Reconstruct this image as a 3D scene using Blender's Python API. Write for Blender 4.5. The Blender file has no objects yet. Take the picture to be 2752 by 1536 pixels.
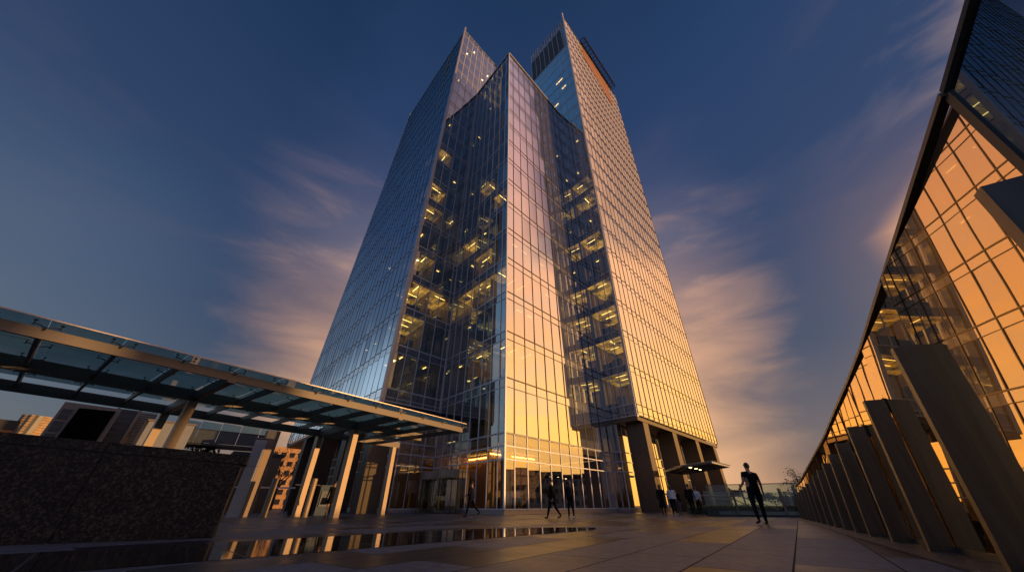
import bpy, math, random
from mathutils import Vector as V, Matrix
random.seed(7)
R=math.radians
sc=bpy.context.scene
col=sc.collection
# ------------------------------------------------------------------ plan directions (metres, camera at the origin looking along +y)
P0=V((-0.592,29.505,0)); U=V((0.68604,0.72756,0)); W=V((-0.66828,0.74391,0)); Z=V((0,0,1))
def P(u,w,z=0): return P0+U*u+W*w+Z*z
# ------------------------------------------------------------------ materials
def new(name):
    m=bpy.data.materials.new(name); m.use_nodes=True
    nt=m.node_tree; nt.nodes.clear()
    out=nt.nodes.new('ShaderNodeOutputMaterial'); return m,nt,out
def nd(nt,t,**k):
    n=nt.nodes.new(t)
    for a,b in k.items():
        if a.startswith('i_'):
            key=a[2:]; key=int(key) if key.isdigit() else key.replace('_',' ')
            n.inputs[key].default_value=b
        else: setattr(n,a,b)
    return n
def L(nt,a,b): nt.links.new(a,b)
def c4(c): return (c[0],c[1],c[2],1)
def ramp(nt,fac,stops,interp='LINEAR'):
    r=nt.nodes.new('ShaderNodeValToRGB'); r.color_ramp.interpolation=interp
    e=r.color_ramp.elements
    while len(e)<len(stops): e.new(.5)
    for x,(p,c) in zip(e,stops): x.position=p; x.color=c4(c) if len(c)==3 else c
    if fac is not None: L(nt,fac,r.inputs[0])
    return r
def plain(name,c,rough=.5,metal=0,spec=.5,noise=.15,scale=6,bump=0,stretch=None,emit=None):
    m,nt,out=new(name)
    b=nd(nt,'ShaderNodeBsdfPrincipled',i_Roughness=rough,i_Metallic=metal)
    b.inputs['Specular IOR Level'].default_value=spec
    tc=nd(nt,'ShaderNodeTexCoord'); mp=nd(nt,'ShaderNodeMapping')
    if stretch: mp.inputs['Scale'].default_value=stretch
    L(nt,tc.outputs['Object'],mp.inputs[0])
    n=nd(nt,'ShaderNodeTexNoise',i_Scale=scale,i_Detail=6,i_Roughness=.6); L(nt,mp.outputs[0],n.inputs['Vector'])
    lo=[max(0,x*(1-noise)) for x in c]; hi=[min(1,x*(1+noise)) for x in c]
    r=ramp(nt,n.outputs['Fac'],[(.3,lo),(.7,hi)]); L(nt,r.outputs[0],b.inputs['Base Color'])
    rr=nd(nt,'ShaderNodeMapRange'); rr.inputs['To Min'].default_value=max(0,rough-.08); rr.inputs['To Max'].default_value=min(1,rough+.1)
    L(nt,n.outputs['Fac'],rr.inputs[0]); L(nt,rr.outputs[0],b.inputs['Roughness'])
    if bump:
        bp=nd(nt,'ShaderNodeBump',i_Strength=bump,i_Distance=.02); L(nt,n.outputs['Fac'],bp.inputs['Height']); L(nt,bp.outputs[0],b.inputs['Normal'])
    if emit: b.inputs['Emission Color'].default_value=c4(emit[0]); b.inputs['Emission Strength'].default_value=emit[1]
    L(nt,b.outputs[0],out.inputs[0]); return m
def glass(name,tint,r0,power=2.0,rough=0.0,gl=(.95,.95,.95),wave=0,wscale=.6,coat=None,trans=False):
    """clear sheet glass: a see-through tint under a mirror film whose strength follows the angle"""
    m,nt,out=new(name)
    lw=nd(nt,'ShaderNodeLayerWeight',i_Blend=.5)
    pw=nd(nt,'ShaderNodeMath',operation='POWER'); pw.inputs[1].default_value=power; L(nt,lw.outputs['Facing'],pw.inputs[0])
    mr=nd(nt,'ShaderNodeMapRange'); mr.inputs['To Min'].default_value=r0; mr.inputs['To Max'].default_value=1.0; L(nt,pw.outputs[0],mr.inputs[0])
    t=nd(nt,'ShaderNodeBsdfTransparent'); t.inputs[0].default_value=c4(tint)
    g=nd(nt,'ShaderNodeBsdfGlossy',i_Roughness=rough); g.inputs[0].default_value=c4(gl)
    if wave:
        tc=nd(nt,'ShaderNodeTexCoord'); n=nd(nt,'ShaderNodeTexNoise',i_Scale=wscale,i_Detail=1.5); L(nt,tc.outputs['Object'],n.inputs['Vector'])
        bp=nd(nt,'ShaderNodeBump',i_Strength=wave,i_Distance=.05); L(nt,n.outputs['Fac'],bp.inputs['Height']); L(nt,bp.outputs[0],g.inputs['Normal'])
    mx=nd(nt,'ShaderNodeMixShader'); L(nt,mr.outputs[0],mx.inputs[0]); L(nt,t.outputs[0],mx.inputs[1]); L(nt,g.outputs[0],mx.inputs[2])
    if coat:   # diffuse layer scattering a little light; on mirror glass a painted sunlit haze
        d=nd(nt,'ShaderNodeBsdfTranslucent' if trans else 'ShaderNodeBsdfDiffuse'); d.inputs[0].default_value=c4(coat[0]); m2=nd(nt,'ShaderNodeMixShader',i_0=coat[1])
        L(nt,mx.outputs[0],m2.inputs[1]); L(nt,d.outputs[0],m2.inputs[2]); L(nt,m2.outputs[0],out.inputs[0])
    else: L(nt,mx.outputs[0],out.inputs[0])
    return m
def spandrel_mat(name,base,r0,power=2.0):
    m,nt,out=new(name)
    lw=nd(nt,'ShaderNodeLayerWeight',i_Blend=.5)
    pw=nd(nt,'ShaderNodeMath',operation='POWER'); pw.inputs[1].default_value=power; L(nt,lw.outputs['Facing'],pw.inputs[0])
    mr=nd(nt,'ShaderNodeMapRange'); mr.inputs['To Min'].default_value=r0; mr.inputs['To Max'].default_value=1.0; L(nt,pw.outputs[0],mr.inputs[0])
    d=nd(nt,'ShaderNodeBsdfDiffuse'); d.inputs[0].default_value=c4(base)
    g=nd(nt,'ShaderNodeBsdfGlossy',i_Roughness=.02); g.inputs[0].default_value=(.93,.93,.93,1)
    mx=nd(nt,'ShaderNodeMixShader'); L(nt,mr.outputs[0],mx.inputs[0]); L(nt,d.outputs[0],mx.inputs[1]); L(nt,g.outputs[0],mx.inputs[2]); L(nt,mx.outputs[0],out.inputs[0])
    return m
def lamp_mat(name,c,s):
    m,nt,out=new(name); e=nd(nt,'ShaderNodeEmission',i_Strength=s); e.inputs[0].default_value=c4(c); L(nt,e.outputs[0],out.inputs[0]); return m
M={}
M['vision']=glass('vision_glass',(.50,.57,.55),.15,2.3,gl=(.8,.93,1))
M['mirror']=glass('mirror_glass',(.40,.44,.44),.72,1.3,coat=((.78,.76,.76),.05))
M['mirrorL']=glass('sky_tinted_mirror_glass',(.40,.44,.46),.74,1.2,gl=(.88,.97,1))  # same mirror glass with the sky's blue put into its tint
M['mirrorR']=glass('painted_sun_mirror_glass',(.40,.42,.42),.70,1.3,coat=((.88,.80,.70),.42))  # warm diffuse coat paints sunset glow onto the right wing's glass
M['spandrel2']=spandrel_mat('mirror_spandrel',(.45,.44,.43),.58,1.3)
M['spandrel']=spandrel_mat('spandrel_glass',(.055,.068,.08),.12,2.2)
M['lobbyR']=glass('lobby_front_glass',(.6,.6,.55),.36,1.8)
M['lobby']=glass('lobby_glass',(.66,.66,.6),.16,2.4)
M['mullion_dark']=plain('dark_mullion',(.05,.042,.036),.5,.3,noise=.1)
M['mullion']=plain('mullion_aluminium',(.60,.61,.64),.45,.1,noise=.1)
M['mullion_pale']=plain('edge_trim_aluminium',(.42,.37,.35),.4,.5,noise=.1)
M['slab']=plain('slab_plaster',(.5,.44,.34),.8,noise=.05)
M['wallin']=plain('office_wall_paint',(.5,.4,.27),.85,noise=.12,scale=1.2)
M['wood']=plain('lobby_timber',(.42,.22,.08),.45,noise=.25,scale=2,stretch=(6,6,.4))
M['lampY']=lamp_mat('office_tube_light',(1,.60,.16),6)
def glow_mat(name,c,s0,s1,seed):
    """glowing office ceiling added for amber room light, broken up by noise and tiles"""
    m,nt,out=new(name); tc=nd(nt,'ShaderNodeTexCoord'); mp=nd(nt,'ShaderNodeMapping'); mp.inputs['Rotation'].default_value=(0,0,R(47)); mp.inputs['Location'].default_value=(seed,seed*.7,0)
    L(nt,tc.outputs['Object'],mp.inputs[0]); n=nd(nt,'ShaderNodeTexNoise',i_Scale=.55,i_Detail=3); L(nt,mp.outputs[0],n.inputs['Vector'])
    br=nd(nt,'ShaderNodeTexBrick',i_Scale=1.0); br.inputs['Brick Width'].default_value=1.2; br.inputs['Row Height'].default_value=.6; br.inputs['Mortar Size'].default_value=.03; L(nt,mp.outputs[0],br.inputs['Vector'])
    br.inputs['Color1'].default_value=(.35,.35,.35,1); br.inputs['Color2'].default_value=(1,1,1,1); br.inputs['Mortar'].default_value=(.1,.1,.1,1)
    r=ramp(nt,n.outputs['Fac'],[(.38,(s0,)*3),(.62,(s1,)*3)]); x=nd(nt,'ShaderNodeMixRGB',blend_type='MULTIPLY',i_Fac=1.); L(nt,r.outputs[0],x.inputs[1]); L(nt,br.outputs['Color'],x.inputs[2])
    e=nd(nt,'ShaderNodeEmission'); e.inputs[0].default_value=c4(c); L(nt,x.outputs[0],e.inputs[1]); L(nt,e.outputs[0],out.inputs[0]); return m
M['glowC']=glow_mat('added_glow_ceiling',(1,.46,.06),.1,1.7,0); M['glowD']=glow_mat('dim_added_glow_ceiling',(1,.48,.07),.08,1.0,7)
M['lampS']=lamp_mat('small_spot_light',(1,.7,.3),9)
M['cove']=lamp_mat('cove_light',(1,.55,.12),15)
M['darkbox']=plain('office_furniture',(.03,.03,.035),.6)
M['bronze']=plain('bronze_cladding',(.10,.083,.069),.4,.6,noise=.14,scale=1.5,stretch=(5,5,.5))
M['steel']=plain('brushed_steel',(.30,.235,.17),.52,.3,noise=.1,scale=3,stretch=(14,14,.6))
M['finsteel']=plain('dark_fin_steel',(.15,.125,.105),.38,.95,noise=.16,scale=1.6,stretch=(9,9,.7))
M['beam']=plain('painted_beam_steel',(.15,.135,.125),.5,.12,spec=.3,noise=.1,scale=1.2)
M['dark']=plain('dark_metal',(.025,.027,.03),.4,.4)
M['louver']=plain('dark_roof_louvre',(.028,.026,.026),.6,.1,noise=.1,scale=3,stretch=(1,1,.3))
M['orange_glow']=plain('orange_glow_paint',(.32,.15,.07),.5,.1,noise=.12,scale=4)  # painted orange tone for the tower's reflection patch and the far lit strip
M['canopyglass']=glass('canopy_glass',(.34,.52,.55),.05,2.4,0,coat=((.42,.62,.64),.42),trans=True)
M['railglass']=glass('balustrade_glass',(.76,.84,.79),.05,3.4)
M['tintglass']=glass('dark_reflection_glass',(.10,.13,.14),.20,1.8,gl=(.75,.9,1))  # dark tint stands in for a dark reflection on one panel
M['finglass']=glass('leaning_glass',(.34,.35,.33),.40,1.6,wave=.06,wscale=.55,gl=(1,.73,.43))  # orange tint painted into the mirror film to deepen its gold reflections
M['white']=plain('pale_panel',(.44,.46,.49),.55,noise=.06,scale=2)
M['grey']=plain('grey_panel',(.19,.21,.24),.6,noise=.08,scale=2)
M['stone']=plain('pale_stone',(.23,.215,.205),.75,noise=.12,scale=1.5)
M['brick']=plain('tan_brick',(.5,.3,.16),.8,noise=.2,scale=1.2)
M['navy']=plain('navy_cladding',(.02,.024,.04),.35)
M['foliage']=plain('leaf_green',(.055,.085,.03),.7,noise=.5,scale=1.5)
M['foliage2']=plain('leaf_dark',(.025,.038,.02),.8,noise=.5,scale=2)
M['bark']=plain('bark',(.05,.035,.025),.85,noise=.3)
M['earth']=plain('earth',(.04,.035,.03),.9)
M['black']=plain('black_screen',(.003,.004,.005),.9,spec=.04)
M['farglass']=plain('far_glass',(.055,.07,.085),.35,spec=.25)
M['farwarm']=plain('painted_warm_light',(.36,.25,.15),.7,noise=.3,scale=.5)  # warm low-sun light painted into the colour
M['sign']=plain('sign_blue_grey',(.1,.14,.18),.35)
M['skin']=plain('skin',(.36,.2,.14),.55)
M['cloth_black']=plain('black_cloth',(.008,.008,.009),.9,spec=.12,bump=.2,scale=14)
M['cloth_navy']=plain('navy_cloth',(.010,.012,.018),.9,spec=.12,bump=.2,scale=14)
M['cloth_white']=plain('white_cloth',(.6,.58,.6),.8,bump=.2,scale=14)
M['cloth_grey']=plain('grey_cloth',(.07,.065,.07),.8,bump=.2,scale=14)
M['hair']=plain('dark_hair',(.012,.009,.007),.6)
M['shoe']=plain('black_shoe',(.01,.01,.01),.4)
M['shoew']=plain('white_shoe',(.7,.7,.7),.5)
M['bag']=plain('dark_bag',(.015,.013,.012),.5)
# granite of the low wall
def granite():
    m,nt,out=new('dark_granite'); b=nd(nt,'ShaderNodeBsdfPrincipled',i_Roughness=.34); b.inputs['Specular IOR Level'].default_value=.22
    tc=nd(nt,'ShaderNodeTexCoord')
    v=nd(nt,'ShaderNodeTexVoronoi',i_Scale=34.); n=nd(nt,'ShaderNodeTexNoise',i_Scale=20.,i_Detail=8,i_Roughness=.65); n2=nd(nt,'ShaderNodeTexNoise',i_Scale=90.,i_Detail=4); n3=nd(nt,'ShaderNodeTexNoise',i_Scale=2.2,i_Detail=3)
    for x in (n,n2,n3): L(nt,tc.outputs['Object'],x.inputs['Vector'])
    ad=nd(nt,'ShaderNodeMixRGB',i_Fac=.12); L(nt,tc.outputs['Object'],ad.inputs[1]); L(nt,n.outputs['Color'],ad.inputs[2]); L(nt,ad.outputs[0],v.inputs['Vector'])
    mixf=nd(nt,'ShaderNodeMath',operation='ADD'); L(nt,n.outputs['Fac'],mixf.inputs[0])
    mm=nd(nt,'ShaderNodeMath',operation='MULTIPLY'); mm.inputs[1].default_value=.45; L(nt,n2.outputs['Fac'],mm.inputs[0]); L(nt,mm.outputs[0],mixf.inputs[1])
    vs=nd(nt,'ShaderNodeSeparateColor'); L(nt,v.outputs['Color'],vs.inputs[0])
    m3=nd(nt,'ShaderNodeMath',operation='MULTIPLY_ADD'); m3.inputs[1].default_value=.3; L(nt,vs.outputs[0],m3.inputs[0]); L(nt,mixf.outputs[0],m3.inputs[2])
    r=ramp(nt,m3.outputs[0],[(.66,(.0035,.0035,.0038)),(.86,(.008,.0076,.0074)),(.95,(.017,.0155,.0145)),(1.0,(.05,.046,.042))])
    L(nt,r.outputs[0],b.inputs['Base Color'])
    rr=ramp(nt,n3.outputs['Fac'],[(.3,(.28,)*3),(.7,(.5,)*3)]); L(nt,rr.outputs[0],b.inputs['Roughness'])
    bp=nd(nt,'ShaderNodeBump',i_Strength=.25,i_Distance=.004); L(nt,n2.outputs['Fac'],bp.inputs['Height']); L(nt,bp.outputs[0],b.inputs['Normal'])
    L(nt,b.outputs[0],out.inputs[0]); return m
M['granite']=granite()
# paving: long slabs laid along the glass wall, tones differ slab by slab
def paving(name,dark,lite,rough,spec,rot,bw,rh,off,joint,seed=0,bump=.4,mort=.012,tone=True):
    m,nt,out=new(name); b=nd(nt,'ShaderNodeBsdfPrincipled'); b.inputs['Specular IOR Level'].default_value=spec
    tc=nd(nt,'ShaderNodeTexCoord'); mp=nd(nt,'ShaderNodeMapping'); mp.inputs['Rotation'].default_value=(0,0,rot); mp.inputs['Location'].default_value=(off[0],off[1],0)
    L(nt,tc.outputs['Object'],mp.inputs[0])
    br=nd(nt,'ShaderNodeTexBrick',i_Scale=1.0,offset=.37,offset_frequency=2,squash=1.0)
    br.inputs['Mortar Size'].default_value=mort; br.inputs['Mortar Smooth'].default_value=.2; br.inputs['Brick Width'].default_value=bw; br.inputs['Row Height'].default_value=rh
    br.inputs['Color1'].default_value=(0,0,0,1); br.inputs['Color2'].default_value=(1,1,1,1); br.inputs['Mortar'].default_value=(.5,.5,.5,1); br.inputs['Bias'].default_value=0
    L(nt,mp.outputs[0],br.inputs['Vector'])
    n=nd(nt,'ShaderNodeTexNoise',i_Scale=48.,i_Detail=8,i_Roughness=.7); n2=nd(nt,'ShaderNodeTexNoise',i_Scale=1.1,i_Detail=5,i_Roughness=.6); n3=nd(nt,'ShaderNodeTexNoise',i_Scale=9.,i_Detail=6)
    for x in (n,n2,n3): L(nt,tc.outputs['Object'],x.inputs['Vector'])
    r=ramp(nt,br.outputs['Color'],[(.40,dark),(.6,lite)])
    def mul(a,bv,f):
        x=nd(nt,'ShaderNodeMixRGB',blend_type='MULTIPLY',i_Fac=f); L(nt,a,x.inputs[1]); L(nt,bv,x.inputs[2]); return x.outputs[0]
    g1=ramp(nt,n.outputs['Fac'],[(.40,(.30,)*3),(.60,(1,1,1))]); g2=ramp(nt,n2.outputs['Fac'],[(.3,(.6,.6,.62)),(.7,(1,1,1))]); g3=ramp(nt,n3.outputs['Fac'],[(.38,(.42,)*3),(.62,(1,1,1))])
    cc=mul(mul(mul(r.outputs[0],g1.outputs[0],.95),g2.outputs[0],.8),g3.outputs[0],.75)
    jm=nd(nt,'ShaderNodeMixRGB'); L(nt,br.outputs['Fac'],jm.inputs[0]); L(nt,cc,jm.inputs[1]); jm.inputs[2].default_value=c4(joint)
    L(nt,jm.outputs[0],b.inputs['Base Color'])
    ra=nd(nt,'ShaderNodeMapRange'); ra.inputs['From Min'].default_value=.3; ra.inputs['From Max'].default_value=.7; ra.inputs['To Min'].default_value=rough[0]; ra.inputs['To Max'].default_value=rough[1]
    L(nt,n2.outputs['Fac'],ra.inputs[0])
    r0_=ra
    rs=ramp(nt,br.outputs['Color'],[(.40,(-.02 if False else 0,)*3),(.6,(.17,)*3)]); rg=nd(nt,'ShaderNodeMath',operation='MULTIPLY_ADD'); rg.inputs[1].default_value=.5; rg.inputs[2].default_value=-.25; L(nt,n.outputs['Fac'],rg.inputs[0])
    r1=nd(nt,'ShaderNodeMath',operation='ADD'); L(nt,ra.outputs[0],r1.inputs[0]); L(nt,rs.outputs[0],r1.inputs[1]); ra=nd(nt,'ShaderNodeMath',operation='ADD',use_clamp=True); L(nt,r1.outputs[0],ra.inputs[0])
    if tone: L(nt,rg.outputs[0],ra.inputs[1])
    else: ra=r0_
    rj=nd(nt,'ShaderNodeMath',operation='MULTIPLY_ADD'); rj.inputs[1].default_value=.5; L(nt,br.outputs['Fac'],rj.inputs[0]); L(nt,ra.outputs[0],rj.inputs[2]); L(nt,rj.outputs[0],b.inputs['Roughness'])
    hs=nd(nt,'ShaderNodeMath',operation='SUBTRACT'); L(nt,n.outputs['Fac'],hs.inputs[0])
    hj=nd(nt,'ShaderNodeMath',operation='MULTIPLY'); hj.inputs[1].default_value=3.; L(nt,br.outputs['Fac'],hj.inputs[0]); L(nt,hj.outputs[0],hs.inputs[1])
    bp=nd(nt,'ShaderNodeBump',i_Strength=bump,i_Distance=.0025); L(nt,hs.outputs[0],bp.inputs['Height']); L(nt,bp.outputs[0],b.inputs['Normal'])
    L(nt,b.outputs[0],out.inputs[0]); return m
# ------------------------------------------------------------------ mesh builder and scene tree
ORG={}
class MB:
    def __init__(s): s.v=[]; s.f=[]; s.m=[]
    def face(s,pts,mi=0):
        i=len(s.v); s.v+= [V(p) for p in pts]; s.f.append(tuple(range(i,i+len(pts)))); s.m.append(mi); return s
    def hexa(s,b,t,mi=0):     # bottom loop, top loop of 4
        i=len(s.v); s.v+=[V(p) for p in list(b)+list(t)]
        for f in ((3,2,1,0),(4,5,6,7),(0,1,5,4),(1,2,6,5),(2,3,7,6),(3,0,4,7)): s.f.append(tuple(i+k for k in f)); s.m.append(mi)
        return s
    def box(s,c,a,b,h,mi=0):   # centre and three half-axis vectors
        c,a,b,h=V(c),V(a),V(b),V(h)
        return s.hexa([c-a-b-h,c+a-b-h,c+a+b-h,c-a+b-h],[c-a-b+h,c+a-b+h,c+a+b+h,c-a+b+h],mi)
    def bar(s,p,q,a,b,mi=0):   # prism from p to q with half-section a, b
        p,q,a,b=V(p),V(q),V(a),V(b)
        return s.hexa([p-a-b,p+a-b,p+a+b,p-a+b],[q-a-b,q+a-b,q+a+b,q-a+b],mi)
    def prism(s,loop,h,mi=0):  # loop extruded along vector h
        n=len(loop); i=len(s.v); h=V(h); s.v+=[V(p) for p in loop]+[V(p)+h for p in loop]
        s.f.append(tuple(range(i+n-1,i-1,-1))); s.f.append(tuple(range(i+n,i+2*n))); s.m+=[mi,mi]
        for k in range(n): s.f.append((i+k,i+(k+1)%n,i+n+(k+1)%n,i+n+k)); s.m.append(mi)
        return s
    def tube(s,p,q,r,n=8,r2=None,mi=0,cap=True):
        p,q=V(p),V(q); d=(q-p).normalized(); a=d.orthogonal().normalized(); b=d.cross(a); r2=r if r2 is None else r2
        i=len(s.v)
        for c,rr in ((p,r),(q,r2)):
            for k in range(n): t=2*math.pi*k/n; s.v.append(c+a*(rr*math.cos(t))+b*(rr*math.sin(t)))
        for k in range(n): s.f.append((i+k,i+(k+1)%n,i+n+(k+1)%n,i+n+k)); s.m.append(mi)
        if cap: s.f.append(tuple(range(i+n-1,i-1,-1))); s.f.append(tuple(range(i+n,i+2*n))); s.m+=[mi,mi]
        return s
    def build(s,name,mats,parent=None,origin=None,smooth=False):
        if not isinstance(mats,(list,tuple)): mats=[mats]
        o0=ORG[parent.name] if parent is not None else V(origin or (0,0,0))
        me=bpy.data.meshes.new(name); me.from_pydata([tuple(p-o0) for p in s.v],[],s.f)
        for m in mats: me.materials.append(m)
        me.polygons.foreach_set('material_index',s.m)
        if smooth: me.polygons.foreach_set('use_smooth',[True]*len(s.f))
        me.update()
        o=bpy.data.objects.new(name,me); col.objects.link(o); ORG[o.name]=o0
        if parent is not None: o.parent=parent
        else: o.location=o0
        return o
def tag(o,label=None,cat=None,group=None,kind=None):
    for k,x in (('label',label),('category',cat),('group',group),('kind',kind)):
        if x: o[k]=x
    return o
def empty(name,loc,label,cat,group=None):
    o=bpy.data.objects.new(name,None); col.objects.link(o); o.location=loc; o.empty_display_size=.3; ORG[o.name]=V(loc); return tag(o,label,cat,group)
# ------------------------------------------------------------------ the office tower: centre block C, left wing, right wing
tower=empty('office_tower',P(0,0),'tall stepped glass office tower with a glowing gold face and lit offices','office building')
FL=[5.64+4.72*k for k in range(26)]           # floor lines
SP=.85                                        # height of the spandrel strip under each floor line
rnd=random.Random(3)
def facade(fn,fr,zs,zbot,nrm,stuff_from=99,band='window_band',mw=.045,glassm='vision',thick=.085,sub=True,mull='mullion',double=True,spm='spandrel',saw=0):
    """fn(f,z) -> point on the face; fr = mullion fractions; zs = floor lines from the lowest upward. One part per face (its mullions), its storeys' glazing as sub-parts"""
    nrm=V(nrm).normalized()
    tw=math.tan(R(saw)); grid=MB(); along=(fn(1,zbot)-fn(0,zbot)).normalized()
    zt=zs[-1]
    for f in fr:
        wj=tw*(fn(fr[1],zt)-fn(fr[0],zt)).length; grid.bar(fn(f,zbot)+nrm*(.02+wj),fn(f,zt)+nrm*(.02+wj),along*mw/2,nrm*.03)
    hj=tw*(fn(fr[1],zt)-fn(fr[0],zt)).length/2
    allz=[zbot]+list(zs) if zbot<zs[0]-.3 else list(zs)
    for z in allz:
        for a,b in (zip(fr[:-1],fr[1:]) if saw else ((0,1),)):
            o2=nrm*(2*hj)
            grid.bar(fn(a,z)+nrm*.015,fn(b,z)+nrm*.015+o2,Z*thick/2,nrm*.025)
            if z>zbot+SP+.1 and double: grid.bar(fn(a,z-SP)+nrm*.01,fn(b,z-SP)+nrm*.01+o2,Z*thick*.25,nrm*.02)
    root=grid.build('curtain_wall',M[mull],tower)
    lo=allz[0]; rest=MB()
    for k,z in enumerate(allz[1:]):
        mb=rest if k>=stuff_from else MB()
        top=z-SP if double and z-lo>1.6 else z
        for a,b in zip(fr[:-1],fr[1:]):
            t1,t2,t3=(rnd.gauss(0,.006) for _ in range(3))
            wd_=tw*(fn(b,lo)-fn(a,lo)).length
            def q(f,zz,s,t): return fn(f,zz)+nrm*(t1*s+t2*t+(wd_ if s>0 else 0))
            if z-lo>1.6 or not double: mb.face([q(a,lo,-1,-1),q(b,lo,1,-1),q(b,top,1,1),q(a,top,-1,1)],0)
            else: mb.face([q(a,lo,-1,-1),q(b,lo,1,-1),q(b,top,1,1),q(a,top,-1,1)],1)
            if top<z: mb.face([fn(a,top)+nrm*.001,fn(b,top)+nrm*(.001+wd_),fn(b,z)+nrm*(.001+wd_),fn(a,z)+nrm*.001],1)
        lo=z
        if mb is not rest: mb.build(band,[M[glassm],M[spm]],root)
    if rest.f:
        tag(rest.build('window_band',[M[glassm],M[spm]],root),kind='stuff')
    return root
def lin(p00,p10,p01,p11,z0,z1):
    """bilinear face from four corner points given as (u,w) at z0 and z1"""
    def fn(f,z):
        t=(z-z0)/(z1-z0)
        a=[p00[i]+(p01[i]-p00[i])*t for i in (0,1)]; b=[p10[i]+(p11[i]-p10[i])*t for i in (0,1)]
        return P(a[0]+(b[0]-a[0])*f,a[1]+(b[1]-a[1])*f,z)
    return fn
def cols(widths):
    s=sum(widths); o=[0]; 
    for w_ in widths: o.append(o[-1]+w_/s)
    return o
CT=79.1
zC=[5.64]+[z for z in FL[1:16]]+[CT]
# centre block, right-hand (gold) face and left-hand face
nRt=V((U.y,-U.x,0)); nLt=V((-W.y,W.x,0))
fC1=lin((0,0),(17.3,0),(0,0),(17.9,0),0,CT)
frC1=cols([1.15]+[1.62]*9+[1.5])
facade(fC1,frC1,zC,5.64,nRt,mw=.07,thick=.11,mull='mullion_dark',glassm='mirror',spm='spandrel2')
fC2=lin((0,0),(0,11),(0,0),(0,11),0,CT)
frC2=cols([.85,1.35]+[1.45]*6)
facade(fC2,frC2,zC,5.64,nLt,mw=.09,thick=.13)
# lobby storey of the centre block
facade(lin((0,0),(17.3,0),(0,0),(17.3,0),0,6),frC1,[.32,3.68,4.66,5.64],.32,nRt,glassm='lobbyR',mw=.09,thick=.09,double=False,band='lobby_glazing')
facade(lin((0,0),(0,11),(0,0),(0,11),0,6),frC2,[.32,3.68,4.66,5.64],.32,nLt,glassm='lobby',mw=.09,thick=.09,double=False,band='lobby_glazing')
# left wing: edge at (-7,11)
LT=102.3; zL=[z for z in FL[1:21]]+[LT]
fL1=lin((-6.95,11),(7.5,11),(-6.2,11),(8.2,11),9.1,LT)
facade(fL1,cols([1.6]*4+[.62]+[1.58]*5),[9.11]+zL,9.1,nRt,stuff_from=14,mw=.09,thick=.13)
fL2=lin((-6.95,11),(-6.95,48.3),(-6.2,11),(-6.2,40.8),9.1,LT)
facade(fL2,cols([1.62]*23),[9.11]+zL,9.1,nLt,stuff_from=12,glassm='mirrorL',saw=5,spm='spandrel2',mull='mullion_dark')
# right wing: front edge at (17.3,-4.3), leaning slightly outwards
RT=124.6; zR=[z for z in FL[1:25]]+[RT]
def vr(z): return -(4.15+.02*z)
fR1=lin((17.3,7.4),(17.3,vr(9.1)),(17.3,7.4),(17.3,vr(106.8)),9.1,106.8)
zRl=[9.11]+[z for z in FL[1:21]]+[103.5,106.8]
facade(fR1,cols([1.48]*5+[.55]+[1.62]*2+[.45] if False else [1.5]*5+[1.42]*3),zRl,9.1,nLt,stuff_from=13,mw=.09,thick=.13)
fR2=lin((17.3,vr(9.1)),(46.8,vr(9.1)),(17.3,vr(RT)),(49.6,vr(RT)),9.1,RT)
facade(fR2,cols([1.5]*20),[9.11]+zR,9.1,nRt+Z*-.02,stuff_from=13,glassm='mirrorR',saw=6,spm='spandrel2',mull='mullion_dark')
# edge trims
e=MB(); e.bar(P(-6.95,11,8.9)+nRt*-.0,P(-6.2,11,LT+2.2),nLt*.20,nRt*.16); e.build('edge_trim',M['mullion_pale'],tower)
e=MB(); e.bar(P(17.3,vr(9),8.9),P(17.3,vr(RT),RT+4.0),nLt*.16,nRt*.14); e.build('edge_trim',M['mullion'],tower)
e=MB(); e.bar(P(46.85,vr(9),8.9),P(49.65,vr(RT),RT+1.8),U*.16,nRt*.12); e.build('edge_trim',M['mullion'],tower)
e=MB(); e.bar(P(-6.95,48.4,8.9),P(-6.2,40.9,LT+1.5),W*.2,nLt*.16); e.build('edge_trim',M['mullion'],tower)
e=MB(); e.bar(P(0,0,.3),P(0,0,CT+.2),nLt*.07,nRt*.07); e.build('edge_trim',M['mullion'],tower)
e=MB(); e.bar(P(0,11,5.6),P(0,11,CT),nLt*.1,nRt*.1); e.build('edge_trim',M['mullion'],tower)
# parapets
e=MB(); e.bar(P(0,-.05,CT),P(17.8,-.05,CT),Z*.14,nRt*.12); e.bar(P(-.05,0,CT),P(-.05,11,CT),Z*.14,nLt*.12); e.build('parapet',M['mullion'],tower)
e=MB(); e.bar(P(-6.2,11,LT),P(8.2,11,LT),Z*.1,nRt*.12); e.bar(P(-6.2,11,LT),P(-6.2,40.8,LT),Z*.1,nLt*.12); e.build('parapet',M['mullion'],tower)
e=MB(); e.bar(P(17.3,vr(RT),RT),P(49.6,vr(RT),RT),Z*.12,nRt*.12); e.build('parapet',M['mullion'],tower)
# tapering glass fin above the right wing's corner
e=MB(); e.prism([P(17.3,vr(RT),RT),P(26,vr(RT),RT),P(17.3,vr(RT)-.1,RT+4)],W*.12); e.build('corner_fin',M['spandrel'],tower)
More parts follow.
